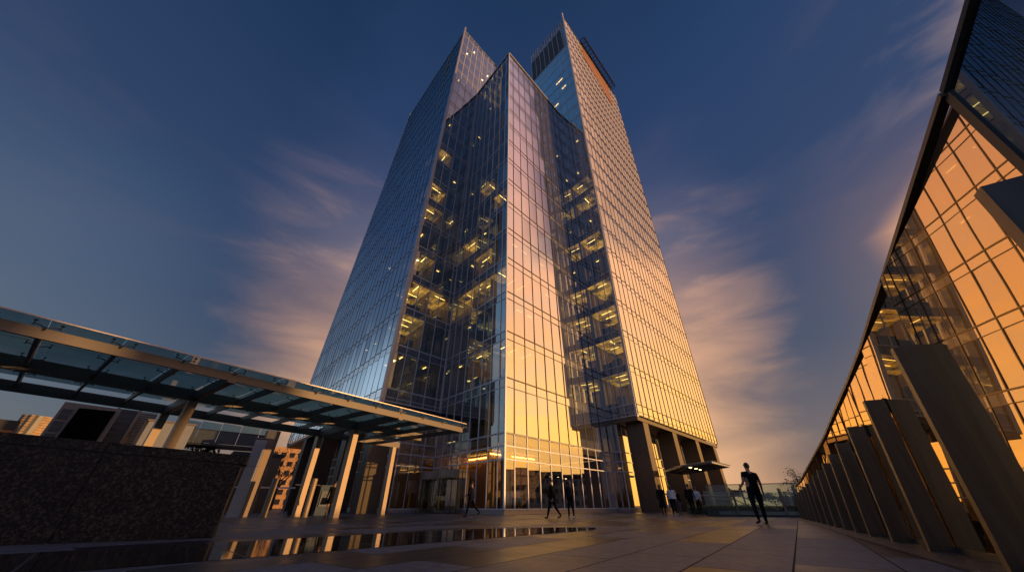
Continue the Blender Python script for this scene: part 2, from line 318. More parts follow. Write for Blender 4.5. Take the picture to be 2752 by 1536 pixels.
# floors and opaque cores (kept behind the glass)
def slab(poly,z,name='floor_slab'):
    MB().prism([P(a,b,z-.62) for a,b in poly],Z*.5).build(name,M['slab'],tower)
for z in zC[:-1]: slab([(.22,.22),(17.2,.22),(17.2,11),(.22,11)],z)
for z in [9.2]+zL[:-1]: slab([(-6.1,11.22),(7.4,11.22),(7.4,40.4),(-6.1,40.4)],z)
for z in [9.2]+zR[:21]: slab([(17.5,-3.9),(46.5,-3.9),(46.5,7.2),(17.5,7.2)],z)
MB().prism([P(a,b,CT-.5) for a,b in [(.1,.1),(17.3,.1),(17.3,10.9),(.1,10.9)]],Z*.3).build('roof',M['dark'],tower)
MB().prism([P(a,b,LT-.5) for a,b in [(-6.0,11.2),(8.1,11.2),(8.1,40.6),(-6.0,40.6)]],Z*.3).build('roof',M['dark'],tower)
core=MB()
core.prism([P(a,b,5.7) for a,b in [(6,5),(17.2,5),(17.2,11),(6,11)]],Z*(CT-6.4))
core.build('core_wall',M['wallin'],tower)
MB().prism([P(a,b,9.2) for a,b in [(-1.0,17.5),(7.3,17.5),(7.3,40),(-1.0,40)]],Z*(LT-10)).build('core_wall',M['wallin'],tower)
MB().prism([P(a,b,9.2) for a,b in [(23.5,1.5),(46,1.5),(46,7),(23.5,7)]],Z*97).build('core_wall',M['wallin'],tower)
# ---- rooms behind the dark faces: partitions, tube lights, a little furniture
part=MB(); furn=MB(); nlamp=[0]
def strip(c,d,ln=1.5,w_=.11):
    nlamp[0]+=1
    d=V(d).normalized(); s=d.cross(Z)
    MB().box(c,d*ln/2,s*w_/2,Z*.02).build('ceiling_light',M['lampY'],tower)
def spot(c):
    MB().box(c,U*.16,W*.16,Z*.02).build('spot_light',M['lampS'],tower)
rr=random.Random(11)
def rooms(kind,lit,zs,n):
    for k in range(len(zs)-1):
        z=zs[k]; ce=zs[k+1]-.66
        for j in range(n):
            state=lit.get((k,j),lit.get(k,0))
            if kind=='C':    # rooms along w behind the left face of the centre block
                a,b=.25+j*10.7/n,.25+(j+1)*10.7/n; org=lambda d,t:P(.3+d,a+(b-a)*t,0); dp=5.6; dirs=(W,U)
            elif kind=='L':  # along u, depth along +w
                a,b=-6.5+j*6.3/n,-6.5+(j+1)*6.3/n; org=lambda d,t:P(a+(b-a)*t,11.3+d,0); dp=5.8; dirs=(U,W)
            else:            # right wing, along w, depth along +u
                a,b=-4.0+j*4.0/n,-4.0+(j+1)*4.0/n; org=lambda d,t:P(17.6+d,a+(b-a)*t,0); dp=5.6; dirs=(W,U)
            p=org(.5,1)+Z*z; q=org(dp,1)+Z*z
            part.bar(p+Z*(ce-z)/2,q+Z*(ce-z)/2,dirs[0]*.05,Z*(ce-z)/2)
            part.bar(org(dp,0)+Z*(z+ce)/2,org(dp,1)+Z*(z+ce)/2,dirs[1]*.05,Z*(ce-z)/2)
            if state>=1:
                c=org(2.75,.5)+Z*(ce-.03); pl=MB(); ln_=(org(0,1)-org(0,0)).length
                pl.box(c,dirs[0]*ln_*.48,dirs[1]*2.5,Z*.02); pl.build('added_glow_ceiling',M[rr.choice(('glowC','glowD'))],tower)  # glowing ceiling added for the amber ambience of a lit room
                for i in range(int(state)):
                    c=org(1.1+1.7*i+rr.uniform(-.2,.3),rr.uniform(.35,.65))+Z*(ce-.05)
                    strip(c,dirs[rr.choice((0,0,1))],rr.uniform(1.1,1.7))
            elif state>0:
                strip(org(rr.uniform(.7,2.2),rr.uniform(.25,.75))+Z*(ce-.05),dirs[rr.choice((0,1))],rr.uniform(.35,.9),.09)
            for _ in range(3):
                if rr.random()<.8:
                    h=rr.choice((.75,.75,1.15,1.5)); t=rr.uniform(.15,.85)
                    furn.box(org(.6+rr.random()*.5,t)+Z*(z+h/2-.1),dirs[0]*rr.uniform(.25,.7),dirs[1]*.25,Z*h/2)
rooms('C',{(0,0):0,1:3,(1,2):.5,2:0,(2,2):.5,3:3,(3,2):2,(4,1):2,(4,2):.5,(5,1):.5,(5,2):2,(6,0):1,(6,2):.5,(7,1):1,(8,2):.5,(9,1):.5,(11,2):.5},zC[:-1],3)
rooms('L',{(1,0):.5,(1,1):.5,(2,0):3,(3,0):3,(3,1):1,(4,0):1,(4,1):.5,(5,0):.5,(6,0):2,(6,1):.5,(7,0):1,(8,1):.5,(9,0):1,(11,0):.5,(13,1):.5,(15,0):.5,(17,1):.5,(18,0):.5,(18,1):.5},[9.2]+zL[:-1],2)
rooms('R',{0:0,1:3,2:2,3:2,4:1,5:.5,6:1,7:.5,8:1,9:1,10:.5,12:.5},[9.2]+zR[:20],1)
# a few lights behind the right wing's blue upper face, over the centre block's roof
for (w_,z,ln) in ((2.5,FL[17]-.7,1.6),(-1.2,FL[19]-.7,2.2),(3.4,FL[18]-.7,1.2),(.8,FL[17]-.7,1.4),(5,FL[16]-.7,1.2),(-2.2,FL[18]-.7,1.3)):
    strip(P(18.2,w_,z),W,ln,.16)
for (u_,z) in ((1.5,FL[18]),(3,FL[19]),(-4,FL[19]),(-2,FL[20]),(4.5,FL[17])): spot(P(u_,11.9,z-.7))
# scattered lamps behind the gold and blue main faces
for (a,z) in ((3.2,FL[3]),(5.1,FL[3]),(4.4,FL[5]),(6.2,FL[5]),(2.6,FL[5]),(9,FL[4]),(8,FL[5])): strip(P(a,1.2,z-.7),U,.9)
for (b,z) in ((14,FL[2]),(16,FL[2]),(19,FL[2]),(15,FL[3]),(22,FL[3]),(18,FL[4]),(25,FL[3]),(13,FL[5]),(24,FL[6])): spot(P(-5.4,b,z-.7))
part.build('partition_wall',M['wallin'],tower); furn.build('office_furniture',M['darkbox'],tower)
# ---- lobby
MB().prism([P(a,b,.0) for a,b in [(.02,.02),(17.3,.02),(17.3,11),(.02,11)]],Z*.3).build('plinth',M['mullion_pale'],tower)
MB().box(P(6.0,5.2,2.6),U*3.4,W*.1,Z*2.3).build('lobby_wall',M['wood'],tower)
MB().box(P(8.6,10.7,2.6),U*8.5,W*.1,Z*2.3).build('lobby_wall',M['wood'],tower)
MB().box(P(17.1,5.5,2.6),U*.1,W*5.2,Z*2.3).build('lobby_wall',M['wood'],tower)
MB().box(P(4.5,8.2,2.6),U*.1,W*2.6,Z*2.3).build('lobby_wall',M['wood'],tower)
MB().box(P(6.0,5.0,4.72),U*3.3,W*.05,Z*.03).build('cove_light',M['cove'],tower)
MB().box(P(4.3,8.2,4.72),U*.05,W*2.5,Z*.03).build('cove_light',M['cove'],tower)
MB().box(P(.75,2.2,2.1),U*.17,W*.14,Z*1.8).build('lobby_post',M['wood'],tower)
MB().box(P(1.7,1.6,2.7),U*.35,W*.35,Z*2.3).build('lobby_column',M['slab'],tower)
s=MB(); s.bar(P(3.4,2.0,.4),P(7.2,2.0,3.2),Z*.06,W*.5); s.bar(P(3.4,1.5,1.3),P(7.2,1.5,4.1),Z*.03,W*.03)
for i in range(9): s.bar(P(3.4+i*.47,1.5,.5+i*.35),P(3.4+i*.47,1.5,1.3+i*.35),U*.012,W*.012)
s.build('lobby_stair',M['steel'],tower)
f=MB()
for i in range(10): f.box(P(1.2+i*1.3,1.2+rr.random()*2,.3+.4),U*.35,W*.3,Z*.42)
f.build('lobby_furniture',M['darkbox'],tower)
MB().box(P(8.6,5.5,5.3),U*8.4,W*5.3,Z*.06).build('lobby_ceiling',M['slab'],tower)
for (a,b) in ((2,3),(5,2.6),(2.2,7),(9,3)): spot(P(a,b,5.2))
for (a,b,x,y) in ((2.6,8.6,1.3,2.0),(2.4,3.6,1.2,1.4),(12,3,2.5,1.2)): MB().box(P(a,b,5.2),U*x,W*y,Z*.02).build('added_glow_ceiling',M['glowC'],tower)  # glowing panels added to warm up the lobby
for (a,b,x,y) in ((-2.4,14,1.2,2.2),(-2.4,20,1.2,2.2)): MB().box(P(a,b,8.4),U*x,W*y,Z*.02).build('added_glow_ceiling',M['glowC'],tower)  # more added glow panels, under the left wing
# revolving doors in the left face near the canopy
def revdoor(w_):
    c=P(-.35,w_,0); r=1.45
    d=MB()
    for k in range(24):
        t0,t1=2*math.pi*k/24,2*math.pi*(k+1)/24
        a0,a1=V((math.cos(t0),math.sin(t0),0)),V((math.cos(t1),math.sin(t1),0))
        d.hexa([c+a0*(r-.08)+Z*2.6,c+a0*r+Z*2.6,c+a1*r+Z*2.6,c+a1*(r-.08)+Z*2.6],[c+a0*(r-.08)+Z*3.25,c+a0*r+Z*3.25,c+a1*r+Z*3.25,c+a1*(r-.08)+Z*3.25])
    dr=d.build('revolving_door',M['steel'],tower)
    g=None
    for k in range(-4,20):
        if k%12 in (4,5,6,7):
            if g: g.build('curved_glass',M['lobby'],dr); g=None
            continue
        g=g or MB()
        t0,t1=2*math.pi*k/24,2*math.pi*(k+1)/24
        a0,a1=V((math.cos(t0),math.sin(t0),0)),V((math.cos(t1),math.sin(t1),0))
        g.face([c+a0*(r-.04)+Z*.1,c+a1*(r-.04)+Z*.1,c+a1*(r-.04)+Z*2.6,c+a0*(r-.04)+Z*2.6])
    if g: g.build('curved_glass',M['lobby'],dr)
    for k in (0,4,8,12,16,20):
        t0=2*math.pi*k/24+.01; a0=V((math.cos(t0),math.sin(t0),0)); MB().tube(c+a0*(r-.04)+Z*.02,c+a0*(r-.04)+Z*2.6,.045,6).build('door_post',M['bronze'],dr)
    MB().tube(c,c+Z*2.6,.05,6).build('centre_shaft',M['bronze'],dr)
    l=MB()
    for k in range(4):
        t0=.5+k*math.pi/2; a0=V((math.cos(t0),math.sin(t0),0)); l.bar(c+a0*.06+Z*1.33,c+a0*1.35+Z*1.33,a0.cross(Z)*.015,Z*1.25)
    l.build('door_leaf',M['lobby'],dr)
    MB().tube(c+Z*3.1,c+Z*3.15,r-.09,24).build('door_ceiling',M['dark'],dr)
    sp=MB().box(c+Z*3.05,U*.12,W*.12,Z*.02).build('door_lamp',M['lampS'],dr)
revdoor(6.9); revdoor(10.0-.05)
# soffits and recessed ground storeys under the wings
MB().prism([P(a,b,8.55) for a,b in [(-7.05,10.9),(7.4,10.9),(7.4,48.4),(-7.05,48.4)]],Z*.4).build('soffit',M['dark'],tower)
MB().prism([P(a,b,8.55) for a,b in [(17.25,-4.35),(46.8,-4.35),(46.8,7.3),(17.25,7.3)]],Z*.4).build('soffit',M['bronze'],tower)
gz=[.3,3.68,4.66,5.64,8.5]
facade(lin((-4.2,11.02),(-.02,11.02),(-4.2,11.02),(-.02,11.02),0,9),cols([1]*3),gz,.3,nRt,glassm='lobby',double=False,thick=.09)
facade(lin((-4.2,11.02),(-4.2,48),(-4.2,11.02),(-4.2,48),0,9),cols([1.6]*23),gz,.3,nLt,glassm='lobby',double=False,thick=.09)
facade(lin((17.3,-.3),(17.3,7),(17.3,-.3),(17.3,7),5.64,9),[0,.5,1],[8.6],5.64,nLt,glassm='lobby',double=False,thick=.09) if False else None
facade(lin((18.5,-1.4),(46.6,-1.4),(18.5,-1.4),(46.6,-1.4),0,9),cols([1.45]*19),gz,.3,nRt,glassm='mirror',double=False,thick=.09)
facade(lin((17.4,0),(17.4,-1.4),(17.4,0),(17.4,-1.4),0,9),[0,.5,1],gz,.3,nLt,glassm='lobby',double=False,thick=.09)
facade(lin((17.4,-1.42),(18.5,-1.42),(17.4,-1.42),(18.5,-1.42),0,9),[0,1],gz,.3,nRt,glassm='lobby',double=False,thick=.09)
MB().box(P(3,14.0,4.3),U*6.8,W*.1,Z*4.2).build('lobby_wall',M['wood'],tower)
MB().box(P(-.5,30,4.3),U*.1,W*16,Z*4.2).build('lobby_wall',M['wood'],tower)
MB().box(P(33,2.5,4.3),U*13.5,W*.1,Z*4.2).build('lobby_wall',M['wood'],tower)
MB().prism([P(a,b,0) for a,b in [(-4.25,10.98),(7,10.98),(7,48),(-4.25,48)]],Z*.28).build('plinth',M['mullion_pale'],tower)
MB().prism([P(a,b,0) for a,b in [(17.38,-1.45),(46.6,-1.45),(46.6,7),(17.38,7)]],Z*.28).build('plinth',M['mullion_pale'],tower)
for (b,z) in ((12.5,6.5),(15,6.8),(19,6.8),(24,6.8)): strip(P(-2.6,b,z),W,1.2)
# cladding columns under the wings
def column(u0,u1,w0,w1,zt,name='clad_column'):
    m=MB(); m.prism([P(u0,w0,0),P(u1,w0,0),P(u1,w1,0),P(u0,w1,0)],Z*5.3)
    m.prism([P(u0,w0,5.33),P(u1,w0,5.33),P(u1,w1,5.33),P(u0,w1,5.33)],Z*(zt-5.33))
    m.prism([P(u0+.02,w0+.02,5.25),P(u1-.02,w0+.02,5.25),P(u1-.02,w1-.02,5.25),P(u0+.02,w1-.02,5.25)],Z*.2)
    # joint fins down the faces
    m.bar(P(u0-.004,(w0+w1)/2,0.02),P(u0-.004,(w0+w1)/2,zt),W*.012,U*.004)
    m.build(name,M['bronze'],tower)
for a in (1.3,10.0,18.7,27.0): column(17.3+a,17.3+a+1.35,-4.3,-2.1,8.55)
for b in (-.3+.5,7.4,16.6,25.2): column(-7.0,-5.2,11+b,11+b+1.5,8.55)
# top of the right wing: dark louvre screen, open glass strips, rail trellis
lv=MB()
for i in range(7):
    a=-5.0+i*12.3/7; lv.box(P(17.35,a+.88,113),W*.84,U*.1,Z*6.0)
lv.build('louvre_screen',M['louver'],tower)
ls=MB()
for i in range(8):
    a=-5.0+i*12.3/7; ls.bar(P(17.2,a,107),P(17.2,a,119),W*.05,U*.05)
ls.build('screen_rib',M['mullion'],tower)
gs=MB()
for i in range(8): gs.bar(P(17.3,vr(115)+.1,108+i*1.9),P(17.3,-5.1,108+i*1.9),Z*.09,U*.06)
gs.face([P(17.36,vr(115),107),P(17.36,-5.1,107),P(17.36,-5.1,122),P(17.36,vr(118),122)],1)
gs.build('open_glass_strip',[M['mullion'],M['vision']],tower)
tr=MB()
for z in (119.6,120.6,121.9,123.2,124.4): tr.bar(P(17.3,7.3,z),P(17.3,vr(124),z),Z*.07,U*.07)
for i in range(15):
    b=7.3-i*.99; tr.bar(P(17.3,b,119.4),P(17.3,b,124.4),W*.05,U*.05)
    if i<14: tr.box(P(17.3,b-.5,120.1+1.3*(i%2)),W*.4,U*.03,Z*.35,1)
tr.build('roof_trellis',[M['mullion'],M['mullion_pale']],tower)
MB().box(P(32,1,115),U*14,W*5.8,Z*6).build('plant_room',M['dark'],tower)
# painted orange reflection patch and window cleaning cradle frame on the gold face
def fr2(u,z,o=.12): return P(17.3+u,vr(z),z)+nRt*o
cp=MB(); cp.hexa([fr2(9.3,115.2,.04),fr2(25.6,108.6,.04),fr2(25.6,108.6,.2),fr2(9.3,115.2,.2)],[fr2(9.6,123.6,.04),fr2(26.4,123.6,.04),fr2(26.4,123.6,.2),fr2(9.6,123.6,.2)])
cp.build('painted_reflection_patch',M['orange_glow'],tower)
cr=MB()
for (o,z) in ((.4,125.4),(1.9,125.4),(.4,123.6),(1.9,124.2)):
    cr.bar(fr2(8.8,z,o),fr2(28.6,z,o),Z*.13,nRt*.13)
for i in range(15):
    t=8.8+i*19.8/14; cr.bar(fr2(t,125.4,.4),fr2(t,125.4,1.9),Z*.09,U*.09); cr.bar(fr2(t,124.2,1.9),fr2(t,125.4,1.9),U*.07,nRt*.07); cr.bar(fr2(t,123.6,.4),fr2(t,124.2,1.9),U*.06,Z*.06)
cr.build('cradle_frame',M['dark'],tower)
a=MB(); a.tube(P(49.65,vr(RT),RT),P(49.65,vr(RT),RT+3),.12); a.build('mast',M['dark'],tower)
# ------------------------------------------------------------------ ground
M['paving']=paving('plaza_granite_paving',(.026,.033,.050),(.165,.205,.285),(.30,.42),.25,R(36.2)+math.pi/2,2.3,.92,(.36,.27),(.012,.012,.014))
M['band']=paving('polished_granite_band',(.012,.014,.018),(.022,.024,.028),(.025,.09),.75,math.atan2(U.y,U.x)*-1,1.9,5.0,(.3,.2),(.004,.004,.005),bump=.05,tone=False)
M['margin']=paving('margin_paving',(.10,.095,.095),(.17,.155,.15),(.4,.55),.5,R(31.3)+math.pi/2,1.4,8,(.1,.1),(.015,.015,.017))
def sheet(name,pts,z,mat):
    return tag(MB().face([V((p[0],p[1],z)) for p in pts]).build(name,mat),kind='structure')
sheet('ground',[(-4000,-4000),(4000,-4000),(4000,4000),(-4000,4000)],-.06,M['earth'])
# plaza: one big slab field
A=R(31.3); w3=V((math.sin(A),math.cos(A),0)); m3=V((math.cos(A),-math.sin(A),0)); G=V((6.31,5.91,0))
def S(s,o=0,z=0): return G+w3*s+m3*o+Z*z       # along the leaning glass wall / outwards
plaza=MB().face([P(-70,-60,0),P(-36,-60,0),S(-14,1.2),S(18.9,1.2),P(7.6,-17.9,0)+V((.4,0,0)),P(7.6,-12,0),P(60,-12,0),P(60,60,0),P(-70,60,0)][::1]).build('plaza',M['paving']); tag(plaza,kind='structure')
bd=MB().face([P(-60,-10.9,.004),P(-60,-13.9,.004),P(-10.2,-14.72,.004),P(-9.2,-14.2,.004),P(-10.0,-13.2,.004),P(-12.5,-11.9,.004)]).build('polished_band',M['band']); tag(bd,kind='structure')
mg=MB().face([S(-14,-.62,.004),S(-14,.9,.004),S(18.6,.9,.004),S(18.6,-.62,.004)]).build('margin_strip',M['margin']); tag(mg,kind='structure')
gr=MB().face([S(-14,-.66,.008),S(-14,-.62,.008),S(18.6,-.62,.008),S(18.6,-.66,.008)]).build('drain_groove',M['dark']); tag(gr,kind='structure')
# ------------------------------------------------------------------ low granite wall, left foreground
d1=V((-.8384,-.5450,0)); n1=V((.5450,-.8384,0)); e0=V((-6.09,8.45,0))
def G1(s,b,z): return e0+d1*s-n1*b+Z*z          # s along the wall leftwards, b depth behind its face
gw=empty('granite_wall',e0,'low dark speckled granite wall with a flat coping in the left foreground','low wall')
def TZ(s): return 1.5+.042*s
cuts=[.0,2.34,5.0,8.0,11.0]
for a,b in zip(cuts[:-1],cuts[1:]):
    m=MB(); x0,x1=a+.006,b-.006; ex=.06 if a==0 else 0
    m.hexa([G1(x0+ex,.012,0),G1(x1,.012,0),G1(x1,.7,0),G1(x0+ex,.7,0)],[G1(x0+ex,.012,TZ(x0)-.2),G1(x1,.012,TZ(x1)-.2),G1(x1,.7,TZ(x1)-.2),G1(x0+ex,.7,TZ(x0)-.2)])
    m.build('stone_block',M['granite'],gw)
    m=MB(); m.hexa([G1(x0-ex/3,-.012,TZ(x0)-.17),G1(x1,-.012,TZ(x1)-.17),G1(x1,.72,TZ(x1)-.17),G1(x0-ex/3,.72,TZ(x0)-.17)],[G1(x0-ex/3,-.012,TZ(x0)),G1(x1,-.012,TZ(x1)),G1(x1,.72,TZ(x1)),G1(x0-ex/3,.72,TZ(x0))])
    m.build('coping_stone',M['granite'],gw)
MB().hexa([G1(.09,.04,TZ(0)-.21),G1(11,.04,TZ(11)-.21),G1(11,.66,TZ(11)-.21),G1(.09,.66,TZ(0)-.21)],[G1(.09,.04,TZ(0)-.15),G1(11,.04,TZ(11)-.15),G1(11,.66,TZ(11)-.15),G1(.09,.66,TZ(0)-.15)]).build('joint_bed',M['dark'],gw)
# ------------------------------------------------------------------ glass canopy on steel columns
ca=(U+W*.14).normalized(); cb=V((-ca.y,ca.x,0)); 
if cb.dot(W)<0: cb=-cb
can=empty('glass_canopy',P(-11,1.2),'long glass walkway canopy on square steel columns with its front beam lit orange','canopy')
def CP(s,t,z): return P(-19.2,-4.0)+ca*s+cb*t+Z*z      # s along the canopy, t back from its front beam
S0,S1=-16.0,13.35
H0=4.55
def beam(s0,s1,t,zb,zt,wd,taper=0):
    m=MB(); m.hexa([CP(s0,t-wd,zb),CP(s1,t-wd,zb+taper),CP(s1,t+wd,zb+taper),CP(s0,t+wd,zb)],[CP(s0,t-wd,zt),CP(s1,t-wd,zt),CP(s1,t+wd,zt),CP(s0,t+wd,zt)])
    return m.build('long_beam',M['beam'],can)
T2,T3=4.15,8.35
beam(S0,S1,0,H0+.03,H0+.33,.06)
beam(S0,S1+.1,T2,H0-.1,H0+.36,.08)
beam(S0,S1+.2,T3,H0-.1,H0+.3,.08)
xs=[.15-1.62*k for k in range(9,0,-1)]+[.15+1.62*k for k in range(0,9)]
xs[-1]=S1-.05
colS=[]
for i,s in enumerate(xs):
    big=(i-9)%5==0
    wd=.12 if big else .045; zb=H0-.12 if big else H0+.06
    m=MB(); m.hexa([CP(s-wd,.06,H0+.04 if not big else H0-.02),CP(s+wd,.06,H0+.04 if not big else H0-.02),CP(s+wd,T3-.08,zb),CP(s-wd,T3-.08,zb)],[CP(s-wd,.06,H0+.3),CP(s+wd,.06,H0+.3),CP(s+wd,T3-.08,H0+.27),CP(s-wd,T3-.08,H0+.27)])
    m.build('cross_beam',M['beam'],can)
    if big: 
        mb=MB(); mb.box(CP(s,-.02,H0+.005),ca*.14,cb*.1,Z*.05); mb.build('beam_shoe',M['beam'],can)
# glass roof: two rows of panes per bay and the spider fittings that hold them
gz0=H0+.5
for a,b in zip(xs[:-1],xs[1:]):
    for t0,t1 in ((-.42,2.2),(2.22,T3-.25)):
        m=MB(); m.hexa([CP(a+.012,t0,gz0),CP(b-.012,t0,gz0),CP(b-.012,t1,gz0-.03),CP(a+.012,t1,gz0-.03)],[CP(a+.012,t0,gz0+.02),CP(b-.012,t0,gz0+.02),CP(b-.012,t1,gz0-.01),CP(a+.012,t1,gz0-.01)])
        m.build('roof_pane',M['canopyglass'],can)
ed=MB(); ed.bar(CP(xs[0],-.43,gz0+.01),CP(xs[-1],-.43,gz0+.01),Z*.018,cb*.012); ed.build('glass_edge_trim',M['mullion_pale'],can)
jt=MB(); jt.bar(CP(xs[0],2.21,gz0-.012),CP(xs[-1],2.21,gz0-.012),Z*.014,cb*.018); jt.build('glass_joint',M['dark'],can)
for i,s in enumerate(xs):
    for t in (-.12,2.2,4.2,6.9):
        m=MB()
        for sx in (-1,1):
            p=CP(s,t,gz0-.17); q=CP(s+sx*.14,t,gz0-.12); r_=CP(s+sx*.26,t-.02,gz0-.10)
            m.tube(p,q,.016,5); m.tube(q,r_,.014,5); m.tube(r_+Z*-.045,r_+Z*.095,.012,5); m.tube(r_+Z*.075,r_+Z*.095,.045,8); m.tube(r_-Z*.045,r_-Z*.03,.03,6)
        m.tube(CP(s,t,gz0-.24),CP(s,t,gz0-.14),.022,6)
        m.build('spider_fitting',M['dark'],can)
def canopy_column(u,w,ht,wd=.16,dp=.21):
    m=MB(); b=P(u,w); m.hexa([b-ca*wd-cb*dp,b+ca*wd-cb*dp,b+ca*wd+cb*dp,b-ca*wd+cb*dp],[b+x+Z*ht for x in (-ca*wd-cb*dp,ca*wd-cb*dp,ca*wd+cb*dp,-ca*wd+cb*dp)])
    m.box(b+Z*.01,ca*(wd+.02),cb*(dp+.02),Z*.012)
    m.build('column',M['steel'],can)
def on(s,t): 
    q=CP(s,t,0)-P0; M2=Matrix(((U.x,W.x),(U.y,W.y))); r_=M2.inverted()@V((q.x,q.y)); return r_.x,r_.y
for s in (xs[9],xs[14],xs[4]): canopy_column(*on(s,T2),H0-.1)
for s in (xs[9],xs[14]): canopy_column(*on(s,T3),H0-.1)
canopy_column(*on(S1-.1+1.15,T3+.1),H0-.1)
# beam3 runs on to that last column
m=MB(); m.hexa([CP(S1+.2,T3-.08,H0-.1),CP(S1+1.5,T3-.08,H0-.1),CP(S1+1.5,T3+.08,H0-.1),CP(S1+.2,T3+.08,H0-.1)],[CP(S1+.2,T3-.08,H0+.3),CP(S1+1.5,T3-.08,H0+.3),CP(S1+1.5,T3+.08,H0+.3),CP(S1+.2,T3+.08,H0+.3)]); m.build('beam_end',M['beam'],can)
# ------------------------------------------------------------------ bollards, sign pylon and the like by the canopy
def bollard(x,y,label):
    b=empty('bollard',(x,y,0),label,'bollard','steel bollards beside the canopy')
    m=MB(); m.tube((x,y,.01),(x,y,1.9),.16,20); o=m.build('post',M['steel'],b,smooth=False)
    MB().tube((x,y,1.9),(x,y,1.93),.165,20,r2=.12).build('cap',M['steel'],b)
    MB().tube((x,y,0),(x,y,.03),.2,20).build('base_plate',M['steel'],b)
bollard(-14.2,22.75,'brushed steel bollard just right of the pale sign pylon')
bollard(-11.95,22.95,'brushed steel bollard standing close beside the left rear canopy column')
py_=empty('sign_pylon',(-15.9,23.1,0),'tall pale clad pylon with an orange lit steel right side beside the granite wall','pylon')
def slabbox(x0,y0,x1,y1,dp,z0,z1,name,mat,root,dirn=None):
    a=V((x0,y0,0)); b=V((x1,y1,0)); d=(b-a).normalized(); n=V((-d.y,d.x,0))*dp
    m=MB(); m.hexa([a+Z*z0,b+Z*z0,b+n+Z*z0,a+n+Z*z0],[a+Z*z1,b+Z*z1,b+n+Z*z1,a+n+Z*z1]); return m.build(name,mat,root)
slabbox(-16.35,22.75,-15.78,23.05,.5,0,2.55,'pale_panel',M['white'],py_)
slabbox(-16.35,22.75,-15.78,23.05,.5,2.57,4.06,'pale_panel',M['white'],py_)
slabbox(-15.77,23.04,-15.48,23.3,.55,.0,4.1,'steel_side',M['steel'],py_)
slabbox(-16.37,22.72,-15.46,23.3,.55,4.11,4.17,'cap',M['steel'],py_)
sg=empty('information_stand',(-12.9,26.8,0),'small blue grey information stand between the dark bronze columns','information stand')
slabbox(-13.3,26.7,-12.6,27.1,.15,.0,1.75,'board',M['sign'],sg); slabbox(-13.18,26.74,-12.75,26.99,-.02,.5,1.4,'panel',M['grey'],sg)
kb=empty('kiosk',(-14.6,27.3,0),'black boxy kiosk standing behind the steel bollards','kiosk')
slabbox(-15.2,26.9,-13.9,27.4,1.0,.0,1.75,'cabinet',M['black'],kb); slabbox(-15.25,26.85,-13.85,27.38,1.1,1.76,1.8,'top',M['grey'],kb)
# ------------------------------------------------------------------ leaning glass wall with steel fins, right
fence=empty('leaning_glass_wall',S(0,0),'tall outward leaning glass wall with a row of steel fins along the plaza edge','glass wall')
TL=R(6); up=(m3*math.sin(TL)+Z*math.cos(TL)); nf=w3.cross(up).normalized()
if nf.dot(m3)>0: nf=-nf                         # towards the plaza
bs=[-9,-7,-4.87,-2.05,0,1.75,3.35,4.7,6.0,7.4,8.75,10.1,11.4,12.7,13.9,15.1,16.2,17.3,18.47]
bs=bs[1:]; ts=bs
def ht(s):
    k=[(-9,4.4),(-4.87,3.8),(-2.05,3.33),(0,2.98),(1.85,2.75),(3.5,2.58),(5.9,2.3),(8.7,2.08),(15.3,1.56),(19,1.42)]
    for (x0,y0),(x1,y1) in zip(k[:-1],k[1:]):
        if s<=x1: return y0+(y1-y0)*(s-x0)/(x1-x0)
    return 1.42
hs=[ht(x) for x in bs]
def F(s,h,o=0): return G+w3*s+up*h+nf*o
def fb(i): return bs[i]
KT=2.5; A2=R(31.3-13); wk=V((math.sin(A2),math.cos(A2),0))
for i in range(0,len(bs)-1):
    g=.012 if i!=0 else .02
    a0,a1=F(bs[i]+g,.05),F(bs[i+1]-g,.05); b1,b0=F(ts[i+1]-g,hs[i+1]),F(ts[i]+g,hs[i])
    if i==0: a0=a1-wk*4.5; b0=b1-wk*4.2+up*KT
    ra,rb=b0,b1
    if 0<i<4:                                   # the nearest panels sit a little skew between their joints
        sk=nf*(bs[i+1]-bs[i])*math.tan(R((0,2.4,1.4,.6)[i]))/2; a0=a0-sk; b0=b0-sk; a1=a1+sk; b1=b1+sk
    t=nf*.02
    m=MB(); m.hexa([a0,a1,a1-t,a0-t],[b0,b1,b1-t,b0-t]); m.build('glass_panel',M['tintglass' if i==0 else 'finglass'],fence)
    m=MB(); m.bar(ra+up*.02,rb+up*.02,up*.03,nf*.04); m.build('top_rail',M['bronze'],fence)
for i in range(1,len(bs)-1):
    p=F(bs[i],.0,-.03); q=F(ts[i],hs[i]-.01,-.03); wd=.014 if i>3 else .022
    if i==1: wd=.045
    MB().bar(p,q,w3*wd,nf*.045).build('joint_strip',M['dark'],fence)
    # fin: blade of folded steel standing out from the wall
    hf=.70*hs[i]; k=hf/hs[i]; dv=(F(ts[i],hs[i])-F(bs[i],0)); tp=F(bs[i],0)+dv*k
    base=F(bs[i],0)
    th=.055
    m=MB(); o0,o1=nf*.04,nf*.30
    mm=nf.copy()
    m.hexa([base+o0-w3*th,base+nf*.30-w3*th,base+nf*.30+w3*th,base+o0+w3*th],[tp+o0-w3*th,tp+nf*.30-w3*th-up*.02,tp+nf*.30+w3*th-up*.02,tp+o0+w3*th])
    for kk,vv in enumerate(m.v):
        if vv.z<.12: vv.z=.004
    m.build('steel_fin',M['finsteel'],fence)
    MB().box(F(bs[i],0)+dv*(k-.03)+nf*.0,w3*.035,nf*.05,up*.11).build('clamp',M['dark'],fence)
m=MB(); m.bar(F(-4.87,.03),F(18.5,.03),w3.cross(nf)*.04,nf*.05); m.build('base_channel',M['dark'],fence)
